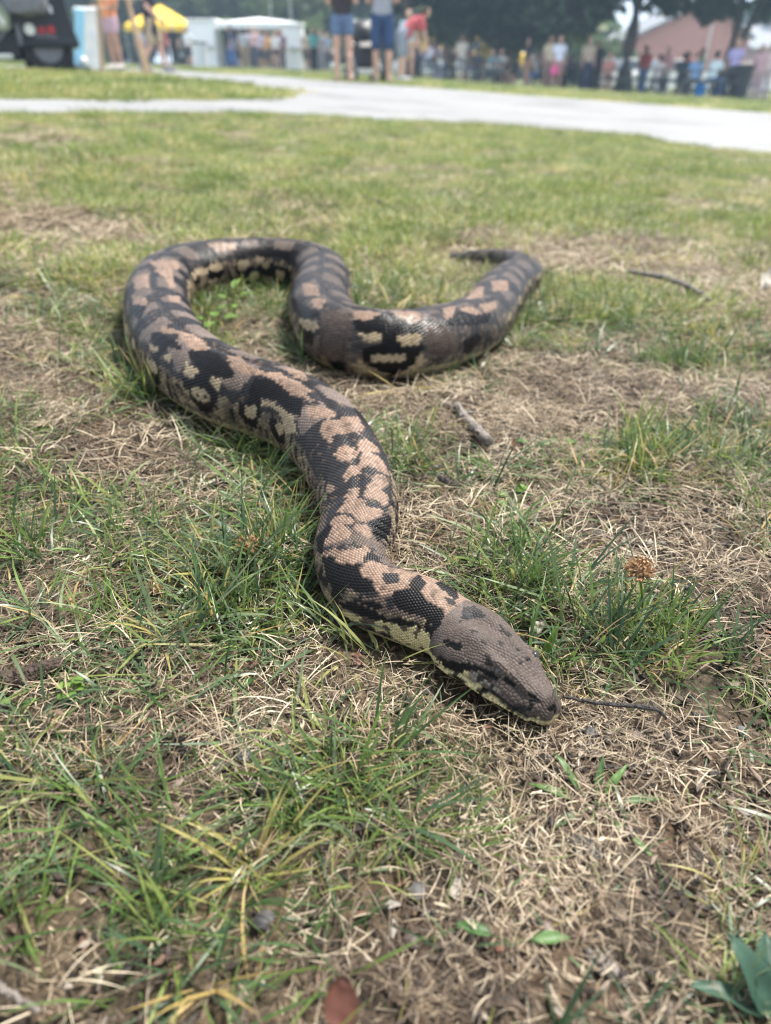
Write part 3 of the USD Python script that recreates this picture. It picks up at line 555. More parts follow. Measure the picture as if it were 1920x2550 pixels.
# blades right in front of the head and jaw stay low
d, _ = snake_tree.query(np.stack([x, y], -1)); low = np.where((d < .085) & (y < .31), .42, 1.0)
instancer('grass', list(zip(tufts, kinds)), np.stack([x, y, gz(x, y) - .001], -1), rng.uniform(0, 2 * PI, n), rng.uniform(.6, 1.2, n) * low * np.clip(.80 + (y - .14) * 1.3, .80, 1), np.where(rng.uniform(0, 1, n) < .44 * np.clip(tall(x, y), 0, 1.8), rng.integers(CL, CL + 5, n), rng.integers(0, CL, n)), 'short patchy grass growing around the snake', 'grass')
singles = [blades(k_, rng, (.016, .046), (.0007, .0017), (.25, 1.4), (.1, 1.1), .012, segs=5) for k_ in (1, 2, 2, 3, 1, 2)]
x, y = scatter(5200, 0, .9, .06, 1.0, lambda x, y: np.clip(1.1 - y, .1, .9), rng); k = off_snake(x, y, .95, .004) & (off_snake(x, y, 1.0, .03) | (y > .32)); x, y = x[k], y[k]; n = len(x)
instancer('grass_sprigs', list(zip(singles, ['grass_green', 'grass_green', 'grass_blue', 'grass_green', 'grass_green', 'grass_blue'])), np.stack([x, y, gz(x, y) - .001], -1), rng.uniform(0, 2 * PI, n), rng.uniform(.6, 1.2, n), rng.integers(0, 6, n), 'thin single grass blades coming up through the dead straw', 'grass')
straws = [blades(34, rng, (.005, .022), (.00035, .0008), (1.25, 1.6), (-.3, .4), .024, segs=4, lie=True) for _ in range(6)] + [blades(6, rng, (.018, .045), (.0004, .0009), (1.3, 1.55), (-.2, .3), .03, segs=6, lie=True) for _ in range(4)] \
       + [blades(7, rng, (.02, .045), (.0005, .0010), (.5, 1.4), (.2, 1.6), .012, segs=6) for _ in range(3)]
x, y = scatter(16700, 0, .9, .06, 1.25, lambda x, y: np.clip(.95 - .55 * green(x, y), .1, 1) * np.clip(.35 + 1.5 * (meshkit.fbm(np.stack([x * 13, y * 13, 0 * x], -1), 3, 12) - .2), .15, 1), rng)
k = off_snake(x, y, .9) & (off_snake(x, y, 1.0, .017) | (y > .345)); x, y = x[k], y[k]; n = len(x)
k = rng.uniform(0, 1, n) < np.clip(.62 + (y - .16) * 1.8, .62, 1); x, y = x[k], y[k]; n = len(x)
instancer('dry_grass', [(m, 'straw') for m in straws], np.stack([x, y, gz(x, y) + rng.uniform(0, .004, n)], -1), rng.uniform(0, 2 * PI, n), rng.uniform(.7, 1.3, n) * np.clip(.62 + (y - .14) * 1.6, .62, 1), rng.integers(0, len(straws), n), 'matted dead straw lying between the grass tufts', 'dry grass')
bits = [join(blades(40, rng, (.0015, .008), (.00018, .0005), (1.3, 1.6), (-.5, .5), .022, segs=2, lie=True), blades(16, rng, (.006, .016), (.0002, .00045), (1.25, 1.6), (-.6, .6), .022, segs=4, lie=True), blades(6, rng, (.002, .006), (.0006, .0012), (1.4, 1.6), (-.2, .2), .022, segs=2, lie=True)) for _ in range(6)]
x, y = scatter(15030, 0, .9, .06, 1.0, lambda x, y: np.clip(1.05 - .6 * green(x, y), .2, 1) * np.clip((1.05 - y) * 1.6, .25, 1) * np.clip((meshkit.fbm(np.stack([x * 16 + 3, y * 16, 0 * x], -1), 3, 71) - .41) * 4.5, .06, 1), rng)
k = off_snake(x, y, .95); x, y = x[k], y[k]; n = len(x)
instancer('straw_crumbs', [(m, 'straw') for m in bits], np.stack([x, y, gz(x, y) + rng.uniform(0, .0025, n)], -1), rng.uniform(0, 2 * PI, n), rng.uniform(.7, 1.4, n), rng.integers(0, 6, n), 'short broken bits of dead straw matted on the soil', 'dry grass')
def crumbs(n, rng, size, flat):
    out = []
    for _ in range(n):
        m = trimesh.creation.icosphere(1, 1.0); v = m.vertices * (1 + .5 * (meshkit.noise(m.vertices * 1.3 + rng.uniform(0, 99, 3), 2)[:, None] - .5)); v = v * rng.uniform(.5, 1.3, 3) * (1, 1, flat) * rng.uniform(*size)
        a = rng.uniform(0, 2 * PI); v = v @ np.array([[math.cos(a), math.sin(a), 0], [-math.sin(a), math.cos(a), 0], [0, 0, 1]]); r = .022 * math.sqrt(rng.uniform())
        t = rng.uniform(0, 2 * PI); out.append((v + (r * math.cos(t), r * math.sin(t), .001), np.array(m.faces)))
    return join(*out)
def chips(n, rng, size):
    out = []
    for _ in range(n):
        k = rng.integers(5, 8); a = np.sort(rng.uniform(0, 2 * PI, k)); r = rng.uniform(.5, 1, k); l, w = rng.uniform(*size), rng.uniform(.25, .6)
        top = np.stack([np.cos(a) * r * l, np.sin(a) * r * l * w, .0012 + 0.15 * l * np.cos(a) * rng.normal()], -1); bot = top - (0, 0, .0008)
        v = np.vstack([top, bot]); i = np.arange(1, k - 1); f = [np.stack([0 * i, i, i + 1], -1), np.stack([k + 0 * i, k + i + 1, k + i], -1)]
        j = np.arange(k); j2 = (j + 1) % k; f += [np.stack([j, j + k, j2 + k], -1), np.stack([j, j2 + k, j2], -1)]
        b = rng.uniform(0, 2 * PI); v = v @ np.array([[math.cos(b), math.sin(b), 0], [-math.sin(b), math.cos(b), 0], [0, 0, 1]]); t = rng.uniform(0, 2 * PI); q = .024 * math.sqrt(rng.uniform())
        out.append((v + (q * math.cos(t), q * math.sin(t), 0), np.vstack(f)))
    return join(*out)
big = [chips(3, rng, (.004, .009)) for _ in range(4)]
lit = [crumbs(12, rng, (.0005, .0014), .55) for _ in range(4)] + [chips(9, rng, (.0015, .0045)) for _ in range(5)] + big
x, y = scatter(21710, 0, .9, .06, 1.15, lambda x, y: np.clip(1.05 - .8 * green(x, y), .15, 1), rng)
k = off_snake(x, y, .9); x, y = x[k], y[k]; n = len(x)
instancer('leaf_litter', [(m, 'crumb' if k < 4 else 'litter') for k, m in enumerate(lit)], np.stack([x, y, gz(x, y) + .0005], -1), rng.uniform(0, 2 * PI, n), rng.uniform(.6, 1.5, n), np.where(rng.uniform(0, 1, n) < .06, rng.integers(9, 13, n), rng.integers(0, 9, n)), 'dark soil crumbs, bark chips and leaf scraps between the grass', 'litter')
# the lawn behind: patches of turf
def patch(rng, n, L, W, spread, straw):
    return blades(n, rng, L, W, (.05, 1.15), (.2, 1.2), spread, segs=3), blades(straw, rng, (L[0] * .6, L[1] * .8), (W[0] * .7, W[1] * .7), (.9, 1.5), (-.2, .5), spread, segs=3, lie=True)
mid_g, mid_s = zip(*[patch(rng, 55, (.018, .05), (.0014, .003), .055, 42) for _ in range(6)])
n0 = 43000; y = 1.05 + (7.0 - 1.05) * rng.uniform(0, 1, n0) ** 1.35; x = rng.uniform(-1, 1, n0) * (.62 + .84 * y)
k = (rng.uniform(0, 1, n0) < np.clip(.18 + .12 * y, 0, 1)) & (rng.uniform(0, 1, n0) < np.clip(1.35 * green(x, y) - .05, .03, 1)) & ~on_road(x, y, -.02) & off_snake(x, y, 1.1, .01) & (off_snake(x, y, 1.3, .045) | (y < 1.24)) & (y > 1.05); xa, ya = x[k], y[k]; n = len(xa)
instancer('lawn', [(m, 'turf') for m in mid_g], np.stack([xa, ya, gz(xa, ya) - .002], -1), rng.uniform(0, 2 * PI, n), np.clip(.55 + .9 * (meshkit.fbm(np.stack([xa * 5, ya * 5, 0 * xa], -1), 3, 51) - .15), .5, 1.35) * rng.uniform(.75, 1.2, n) * np.where(on_road(xa, ya, .12), 1.05, 1), rng.integers(0, 6, n), 'mown lawn stretching from the snake to the pale path', 'lawn')
k = (rng.uniform(0, 1, n0) < .32) & (rng.uniform(0, 1, n0) < np.clip(1.15 - .9 * green(x, y), .1, 1)) & ~on_road(x, y, -.02) & off_snake(x, y, 1.05, .0); xb, yb = x[k], y[k]; m_ = len(xb)
instancer('lawn_straw', [(m, 'straw') for m in mid_s], np.stack([xb, yb, gz(xb, yb)], -1), rng.uniform(0, 2 * PI, m_), rng.uniform(.7, 1.3, m_), rng.integers(0, 6, m_), 'dead straw in the thin places of the mown lawn', 'dry grass')
far_g = [blades(150, rng, (.04, .09), (.006, .014), (.1, 1.2), (.2, 1.0), .33, segs=2) for _ in range(5)]
n0 = 6600; y = 4.4 + 36 * rng.uniform(0, 1, n0) ** 1.6; x = rng.uniform(-1, 1, n0) * (3.0 + .68 * y); k = ~on_road(x, y, .05) & ((y > 7.2) | on_road(x, y, 2.5) & (y > 5.2)); xa, ya = x[k], y[k]; n = len(xa)
instancer('far_lawn', [(m, 'turf') for m in far_g], np.stack([xa, ya, gz(xa, ya) - .004], -1), rng.uniform(0, 2 * PI, n), rng.uniform(.7, 1.1, n), rng.integers(0, 5, n), 'mown grass beyond the pale path under the crowd and trees', 'lawn')

# ---------------------------------------------------------------- haze
mat_h = usdkit.material(stage, '/World/Looks/haze', {'v': ('principled_volume', {'color': (.60, .79, 1.0), 'density': .0018, 'anisotropy': .3})}, [], volume='v.volume')
hz = trimesh.creation.box([700, 700, 24]); hz.apply_translation([0, 250, 8])
tag(obj('haze', hz, 'haze', smooth=False), kind='stuff')

# ---------------------------------------------------------------- small mesh kit
import manifold3d as m3
def box(cx_, cy_, cz_, sx, sy, sz, bev=0.0):
    if bev <= 0:
        m = trimesh.creation.box([sx, sy, sz]); m.apply_translation([cx_, cy_, cz_]); return m
    b = min(bev, sx / 2.1, sy / 2.1, sz / 2.1); pts = []
    for i in (-1, 1):
        for j in (-1, 1):
            for k in (-1, 1):
                c = np.array([i * sx / 2, j * sy / 2, k * sz / 2]); d = np.array([i, j, k]) * b
                pts += [c - d * (0, 1, 1), c - d * (1, 0, 1), c - d * (1, 1, 0)]
    m = trimesh.convex.convex_hull(np.array(pts)); m.apply_translation([cx_, cy_, cz_]); return m
def cyl(p, q, r, n=14, r2=None):
    p, q = np.array(p, float), np.array(q, float); r2 = r if r2 is None else r2
    d = q - p; L = np.linalg.norm(d); d /= L; a = np.cross(d, [0, 0, 1.0] if abs(d[2]) < .9 else [1.0, 0, 0]); a /= np.linalg.norm(a); b = np.cross(d, a)
    t = np.arange(n) * 2 * PI / n; ring = np.cos(t)[:, None] * a + np.sin(t)[:, None] * b
    return trimesh.convex.convex_hull(np.vstack([p + ring * r, q + ring * r2]))
def tube(path, rad, n=10, taper=None):
    p = np.array(path, float); k = len(p); r = np.broadcast_to(np.asarray(rad, float), (k,))
    t = np.gradient(p, axis=0); t /= np.linalg.norm(t, axis=1, keepdims=True)
    a = np.cross(t, [0.03, 0.02, 1.0]); a /= np.linalg.norm(a, axis=1, keepdims=True) + 1e-9; b = np.cross(t, a); th = np.arange(n) * 2 * PI / n
    v = p[:, None] + r[:, None, None] * (np.cos(th)[None, :, None] * a[:, None] + np.sin(th)[None, :, None] * b[:, None])
    i, j = np.meshgrid(np.arange(k - 1), np.arange(n), indexing='ij'); j2 = (j + 1) % n
    f = np.stack([i * n + j, i * n + j2, (i + 1) * n + j2, (i + 1) * n + j], -1).reshape(-1, 4); f = np.vstack([f[:, [0, 2, 1]], f[:, [0, 3, 2]]])
    v = np.vstack([v.reshape(-1, 3), p[0], p[-1]]); o = k * n; jj = np.arange(n); f = np.vstack([f, np.stack([np.full(n, o), jj, (jj + 1) % n], -1), np.stack([np.full(n, o + 1), o - n + (jj + 1) % n, o - n + jj], -1)])
    return trimesh.Trimesh(v, f, process=False)
_cl = {}
def cloth(c, rough=.85, spec=.2, name='cloth'):
    key = (tuple(c), rough, name)
    if key not in _cl:
        _cl[key] = f'{name}_{len(_cl)}'; mat(_cl[key], tuple(c), rough=rough, spec=spec, noise=.12, scale=9.0)
    return _cl[key]
def paint(c, rough=.35): return cloth(c, rough, .5, 'paint')

# ---------------------------------------------------------------- people
def bones(chain, grow=0.0, cut=None):
    out = []
    for (p, r), (q, s) in chain:
        a = m3.Manifold.sphere(r + grow, 12).translate(tuple(map(float, p))); b = m3.Manifold.sphere(s + grow, 12).translate(tuple(map(float, q)))
        out.append(m3.Manifold.batch_hull([a, b]))
    return m3.Manifold.batch_boolean(out, m3.OpType.Add)
def soft(m, length=.03, it=6):
    m = m.refine_to_length(length).to_mesh(); t = trimesh.Trimesh(m.vert_properties[:, :3], m.tri_verts, process=True)
    trimesh.smoothing.filter_taubin(t, iterations=it); return t
def skeleton(pose):
    J = dict(pelvis=(0, 0, .93), waist=(0, 0, 1.08), chest=(0, .005, 1.29), neck=(0, 0, 1.47), head=(0, .025, 1.615), crown=(0, .0, 1.665), chin=(0, .055, 1.555))
    for s, n in ((-1, 'l'), (1, 'r')):
        J.update({n + 'sh': (s * .175, 0, 1.415), n + 'el': (s * .235, -.03, 1.13), n + 'wr': (s * .235, .06, .89), n + 'hip': (s * .09, 0, .91), n + 'kn': (s * .105, .02, .50), n + 'an': (s * .115, -.015, .085), n + 'toe': (s * .135, .16, .035)})
    J = {k: np.array(v, float) for k, v in J.items()}
    if pose == 'stride':
        J['lkn'] += (0, .12, .02); J['lan'] += (0, .2, .02); J['ltoe'] += (0, .2, .02); J['rkn'] += (0, -.06, 0); J['ran'] += (0, -.26, .05); J['rtoe'] += (0, -.25, .02); J['lwr'] += (0, -.12, .02); J['rwr'] += (0, .12, .05)
    if pose == 'hold':
        J['lwr'] = np.array((-.12, .26, 1.12)); J['rwr'] = np.array((.12, .26, 1.16)); J['lel'] += (0, 0, .02); J['rel'] += (0, 0, .02)
    if pose == 'sit':
        for n, s in (('l', -1), ('r', 1)):
            J[n + 'kn'] = np.array((s * .13, .42, .90)); J[n + 'an'] = np.array((s * .13, .40, .46)); J[n + 'toe'] = np.array((s * .15, .56, .42)); J[n + 'el'] = np.array((s * .25, .12, 1.17)); J[n + 'wr'] = np.array((s * .14, .34, 1.13))
        for k in ('chest', 'neck', 'head', 'crown', 'chin', 'lsh', 'rsh'): J[k] += (0, .07, -.02)
        for k in J: J[k] -= (0, 0, .38)
    if pose == 'bend':
        for k in ('waist', 'chest', 'neck', 'head', 'crown', 'chin', 'lsh', 'rsh', 'lel', 'rel', 'lwr', 'rwr'):
            v = J[k] - J['pelvis']; a = .95; J[k] = J['pelvis'] + (v[0], v[1] * math.cos(a) + v[2] * math.sin(a), v[2] * math.cos(a) - v[1] * math.sin(a))
        for n, s in (('l', -1), ('r', 1)): J[n + 'el'] = J[n + 'sh'] + (s * .03, .08, -.28); J[n + 'wr'] = J[n + 'el'] + (0, .06, -.24)
    return J
def limb(J, pts): return [((J[a], ra), (J[b], rb)) for (a, ra), (b, rb) in zip(pts, pts[1:])]
_pose = {}
def pose_meshes(pose):
    if pose in _pose: return _pose[pose]
    J = skeleton(pose); E = []
    torso = [(((J['pelvis'] + (s * .065, 0, 0)), .105), ((J['waist'] + (s * .05, 0, 0)), .092)) for s in (-1, 1)] + [(((J['waist'] + (s * .05, 0, 0)), .092), ((J['chest'] + (s * .075, 0, 0)), .098)) for s in (-1, 1)] + [((J['chest'] + (-.075, 0, 0), .098), (J['chest'] + (.075, 0, 0), .098)), ((J['lsh'], .058), (J['rsh'], .058)), ((J['chest'], .1), (J['neck'] - (0, 0, .05), .07)), ((J['pelvis'] + (-.06, 0, 0), .105), (J['pelvis'] + (.06, 0, 0), .105))]
    neck = [((J['neck'] - (0, 0, .05), .058), (J['head'] - (0, .02, .04), .055))]
    head = [((J['head'], .082), (J['crown'], .090)), ((J['head'], .075), (J['chin'], .048)), ((J['crown'] + (0, -.02, -.01), .088), (J['head'] + (0, -.03, 0), .08))]
    face = [((J['head'] + (0, .08, .0), .012), (J['head'] + (0, .098, -.022), .015))] + [((J['head'] + (s * .083, -.012, .012), .014), (J['head'] + (s * .080, -.012, -.02), .012)) for s in (-1, 1)]
    arms, hands, legs, feet, ua, ul, ll = [], [], [], [], [], [], []
    for n, s in (('l', -1), ('r', 1)):
        arms += limb(J, [(n + 'sh', .054), (n + 'el', .040), (n + 'wr', .028)]); ua.append(((J[n + 'sh'], .060), (J[n + 'sh'] * .4 + J[n + 'el'] * .6, .058)))
        d = J[n + 'wr'] - J[n + 'el']; d /= np.linalg.norm(d); acr = np.cross(d, (s, 0, 0)); acr /= np.linalg.norm(acr); w = J[n + 'wr']
        hands += [((w, .027), (w + d * .07 + acr * .015, .021)), ((w, .027), (w + d * .07 - acr * .018, .02))]
        for k in range(4): b = w + d * .085 + acr * (.028 - .019 * k); hands += [((b, .0105), (b + d * (.038 + .006 * (1.5 - abs(1.5 - k))) - np.array((s * .004, 0, 0)), .0095)), ((b + d * .042 - np.array((s * .004, 0, 0)), .0095), (b + d * .068 - np.array((s * .018, 0, 0)), .008))]
        b = w + d * .03 + acr * .03; hands += [((b, .013), (b + d * .035 + acr * .03, .011)), ((b + d * .035 + acr * .03, .011), (b + d * .062 + acr * .032, .009))]
        legs += limb(J, [(n + 'hip', .088), (n + 'kn', .056), (n + 'an', .038)]) + [((J[n + 'kn'] * .72 + J[n + 'an'] * .28 + (0, -.02, 0), .055), (J[n + 'an'] * .7 + J[n + 'kn'] * .3, .042))]
        feet += [((J[n + 'an'] - (0, .03, .035), .040), (J[n + 'toe'] + (0, 0, .004), .034)), ((J[n + 'an'], .04), (J[n + 'an'] - (0, .03, .035), .04))]
        ul += [((J[n + 'hip'], .092), (J[n + 'hip'] * .12 + J[n + 'kn'] * .88, .080))]; ll += limb(J, [(n + 'hip', .092), (n + 'kn', .066), (n + 'an', .056)])
    r = dict(J=J, body=soft(bones(torso + neck + head + face + arms + hands + legs + feet), .026, 4), shirt=soft(bones(torso[2:7] + [((J['waist'] + (s * .05, 0, -.10), .108), (J['waist'] + (s * .05, 0, 0), .1)) for s in (-1, 1)] + ua, .014), .05), tunic=soft(bones(torso[2:7] + [((J['waist'] + (s * .05, 0, -.36), .125), (J['waist'] + (s * .05, 0, 0), .105)) for s in (-1, 1)] + ua, .018), .05), shorts=soft(bones(torso[:2] + torso[7:] + ul, .012), .05), trousers=soft(bones(torso[:2] + torso[7:] + ll, .012), .05), brief=soft(bones(torso[:2] + torso[7:] + [((J[n + 'hip'], .092), (J[n + 'hip'] * .6 + J[n + 'kn'] * .4, .09)) for n in 'lr'], .012), .05),
             shoes=soft(bones(feet, .009), .03, 3))
    r['hair'] = soft(bones([((J['crown'] + (0, -.02, .006), .097), (J['head'] + (0, -.035, -.01), .088))]), .03, 3)
    r['long_hair'] = soft(bones([((J['crown'] + (0, -.02, .006), .097), (J['head'] + (0, -.035, -.01), .090)), ((J['head'] + (0, -.045, -.01), .085), (J['neck'] + (0, -.07, -.09), .06))]), .03, 3)
    r['hat'] = cat_(soft(bones([((J['crown'] + (0, -.01, .02), .100), (J['crown'] + (0, -.02, .03), .095))]), .04, 2), trimesh.creation.cylinder(.1, .012, sections=20, transform=trimesh.transformations.translation_matrix(J['crown'] + (0, .075, .0))))
    _pose[pose] = r; return r
SKIN = [(.50, .30, .215), (.56, .36, .27), (.42, .24, .165), (.30, .165, .11)]
def person(px, D, pose, label, shirt, legs, face=0, skin=0, hair=(.05, .035, .025), top='hair', shoes=(.3, .3, .3), height=1.72, lower='shorts', group=None, lift=0.0, x=None, top_='shirt'):
    P = pose_meshes(pose); x = side(px, D) if x is None else x
    t = thing('person', label, 'person', (x, D, tz(x, D) + lift), face, group, scale=height / 1.76)
    obj('body', P['body'], cloth(SKIN[skin], .5, .4, 'skin'), t, smooth=True)
    obj('shirt', P[top_], cloth(shirt), t, smooth=True); obj(lower if lower != 'brief' else 'shorts', P[lower], cloth(legs), t, smooth=True); obj('shoes', P['shoes'], cloth(shoes), t, smooth=True)
    obj('hair' if 'hair' in top else 'cap', P[top], cloth(hair), t, smooth=True)
    for s in (-1, 1):
        e = trimesh.creation.icosphere(1, .011); e.apply_translation(P['J']['head'] + (s * .032, .074, .012)); obj('eye', e, cloth((.03, .025, .02), .3), t, smooth=True)
    m = box(*(P['J']['chin'] + (0, .043, .018)), .042, .012, .009, .003); obj('mouth', m, cloth((.35, .13, .11)), t)
    return t
person(855, 14.1, 'hold', 'woman in denim shorts and dark top standing on the path edge seen from behind', (.035, .028, .03), (.10, .15, .24), 4, 0, top='long_hair', shoes=(.45, .30, .22), height=1.69, lower='brief', lift=.012)
person(952, 15.0, 'hold', 'man in grey shirt and navy shorts standing beside the woman in denim', (.30, .31, .34), (.035, .065, .15), 0, 0, shoes=(.35, .25, .2), height=1.86)
person(388, 18.0, 'stride', 'man in dark navy shirt and khaki shorts standing by the easel', (.018, .02, .035), (.36, .29, .19), -75, 0, shoes=(.2, .2, .22), height=1.80, top_='tunic')
person(292, 18.0, 'hold', 'woman in orange top and pink shorts behind the wooden easel', (.75, .30, .13), (.50, .34, .38), 150, 2, top='long_hair', shoes=(.6, .55, .5), height=1.66, lower='brief')
person(1000, 19.0, 'bend', 'person in red shirt bending forward behind the man in navy shorts', (.48, .10, .11), (.25, .27, .32), -70, 1, shoes=(.5, .5, .5), height=1.7)
CROWD = [
 (355, 43, 'stand', 'person in pale grey shirt under the left end of the yellow canopy', (.42, .43, .48), (.12, .13, .18), 170, 0, 'hair', 'trousers'),
 (371, 46, 'stand', 'person in purplish shirt between the easel and the yellow canopy', (.26, .2, .33), (.05, .05, .07), 20, 1, 'long_hair', 'trousers'),
 (418, 44, 'stand', 'person in dark red shirt beneath the yellow canopy', (.30, .06, .07), (.03, .035, .06), 200, 2, 'hair', 'shorts'),
 (439, 39, 'stand', 'tall person dressed all in black in front of the yellow canopy', (.015, .015, .02), (.015, .015, .02), 180, 1, 'hair', 'trousers'),
 (474, 45, 'stand', 'person in white shirt under the right corner of the yellow canopy', (.70, .70, .72), (.05, .05, .07), 160, 0, 'hair', 'shorts'),
 (579, 40, 'stride', 'person in navy shirt and blue jeans left of the white awning', (.03, .04, .09), (.06, .13, .32), 90, 0, 'hair', 'trousers'),
 (612, 41, 'stand', 'person in light grey shirt and tan trousers below the white awning', (.45, .47, .52), (.33, .25, .17), 10, 0, 'hair', 'trousers'),
 (635, 42, 'stand', 'person in pale pink top below the middle of the white awning', (.65, .45, .47), (.10, .11, .16), 200, 1, 'long_hair', 'trousers'),
 (650, 44, 'stand', 'person in lilac shirt in the queue at the white awning', (.50, .46, .62), (.05, .05, .08), 170, 0, 'hair', 'shorts'),
 (668, 45, 'stand', 'person in orange shirt in the queue at the white awning', (.65, .36, .13), (.10, .09, .09), 190, 2, 'hair', 'shorts'),
 (690, 43, 'stand', 'person in white top and dark skirt in the queue at the white awning', (.72, .70, .71), (.06, .04, .05), 175, 1, 'long_hair', 'brief'),
 (704, 44, 'stand', 'person in plum shirt near the white pay box', (.18, .10, .16), (.03, .03, .04), 185, 3, 'hair', 'trousers'),
 (764, 42, 'stand', 'person in beige shirt right of the white pay box', (.55, .45, .36), (.13, .10, .09), 20, 0, 'hair', 'shorts'),
 (783, 38, 'stand', 'person in teal top and black trousers left of the woman in denim', (.08, .30, .27), (.015, .015, .02), 170, 0, 'long_hair', 'trousers'),
 (799, 43, 'stand', 'person in grey hooded top left of the woman in denim', (.33, .33, .38), (.32, .33, .37), 200, 0, 'hair', 'trousers'),
 (815, 45, 'stand', 'person in faded blue shirt just left of the woman in denim', (.30, .36, .48), (.08, .08, .11), 160, 1, 'hair', 'trousers'),
 (1016, 24, 'stand', 'person in pale aqua shirt right of the man in navy shorts', (.42, .60, .66), (.48, .32, .24), 190, 0, 'hair', 'shorts'),
 (1042, 34, 'sit', 'person in dark purple sitting low by the big trunk', (.06, .05, .10), (.04, .04, .07), 60, 2, 'hair', 'trousers'),
 (1066, 33, 'sit', 'person in pale grey shirt sitting and leaning to the left', (.48, .50, .58), (.30, .32, .38), -70, 0, 'hair', 'trousers'),
 (1150, 35, 'stand', 'person in cream shirt standing amid the tables under the dark tree', (.68, .62, .52), (.40, .38, .38), 180, 0, 'cap', 'shorts'),
 (1228, 34, 'sit', 'person in green grey shirt sitting under the dark tree', (.16, .26, .27), (.05, .06, .08), 150, 1, 'hair', 'trousers'),
 (1246, 35, 'sit', 'person in white vest sitting under the dark tree', (.66, .62, .60), (.25, .22, .23), 200, 0, 'hair', 'shorts'),
 (1314, 33, 'stand', 'person in black top standing at a table left of the beige shirt', (.03, .03, .035), (.38, .22, .15), 110, 0, 'long_hair', 'brief'),
 (1340, 34, 'sit', 'person in blue jeans and white vest at the table left of the beige shirt', (.62, .56, .53), (.07, .16, .40), 60, 0, 'hair', 'trousers'),
 (1368, 32, 'stand', 'person in beige shirt standing in the middle of the crowd on the right', (.58, .48, .34), (.30, .20, .16), 170, 0, 'hair', 'shorts'),
 (1391, 31, 'stand', 'person in white shirt carrying a pink bag', (.68, .70, .80), (.42, .26, .24), 190, 0, 'long_hair', 'brief'),
 (1424, 34, 'sit', 'person in charcoal shirt sitting between the white shirt and the tan top', (.08, .07, .09), (.05, .05, .07), 30, 1, 'hair', 'trousers'),
 (1464, 32, 'stand', 'person in tan top and dark navy trousers left of the thick trunk', (.50, .40, .30), (.035, .045, .09), 185, 1, 'long_hair', 'trousers'),
 (1487, 33, 'stand', 'person in black clothes beside the tan top', (.02, .02, .03), (.02, .02, .03), 160, 2, 'hair', 'trousers'),
 (1518, 32, 'sit', 'person in salmon shirt sitting left of the thick trunk', (.55, .26, .21), (.10, .09, .13), 170, 0, 'hair', 'shorts'),
 (1641, 30, 'sit', 'person in pale striped shirt sitting right of the white cars', (.55, .48, .46), (.06, .06, .08), -60, 0, 'hair', 'trousers'),
 (1662, 36, 'stand', 'person in pink shirt in front of the brick wall', (.62, .33, .36), (.40, .42, .48), 180, 0, 'hair', 'trousers'),
 (1703, 29, 'sit', 'person in black shirt at the picnic table left of the blue shirt', (.02, .025, .035), (.05, .05, .06), -30, 2, 'hair', 'trousers'),
 (1738, 28, 'sit', 'person in sky blue shirt and cap sitting with back to us', (.17, .29, .47), (.06, .07, .10), 15, 0, 'cap', 'trousers'),
 (1780, 28, 'sit', 'person in mint white shirt and blue jeans sitting sideways', (.60, .70, .70), (.07, .13, .27), -60, 0, 'hair', 'trousers'),
 (1829, 28, 'stand', 'blond person in lavender top and black trousers left of the black bin', (.36, .32, .54), (.025, .025, .04), 165, 0, 'long_hair', 'trousers'),
 (1893, 29, 'stand', 'person in dusty pink top standing right of the black bin', (.52, .33, .36), (.45, .33, .34), 190, 1, 'long_hair', 'trousers'),
 (1915, 30, 'stand', 'person in pale blouse at the right edge behind the dusty pink top', (.66, .52, .52), (.50, .42, .42), 170, 0, 'hair', 'trousers'),
 (1120, 38, 'sit', 'person in brown shirt sitting behind the cream shirt', (.20, .13, .09), (.05, .05, .06), 180, 1, 'hair', 'trousers'),
 (1188, 37, 'sit', 'person in slate shirt sitting right of the cream shirt', (.13, .15, .20), (.05, .05, .07), 170, 0, 'hair', 'trousers'),
 (1282, 38, 'stand', 'person in olive shirt behind the tables left of the black top', (.17, .19, .10), (.06, .06, .08), 200, 0, 'hair', 'shorts')]
hairs = [(.03, .022, .018), (.09, .055, .03), (.02, .018, .018), (.22, .14, .07)]
for i, (px, D, pose, label, sh, lg, fc, sk, top, low_) in enumerate(CROWD):
    person(px, D, pose, label, sh, lg, fc, sk, hairs[i % 4] if 'blond' not in label else (.50, .36, .15), 'hat' if top == 'cap' else top, ((.5, .5, .5), (.1, .1, .1), (.3, .2, .15))[i % 3], 1.62 + .17 * ((i * 37) % 10) / 10, low_, group='people in the crowd across the path')

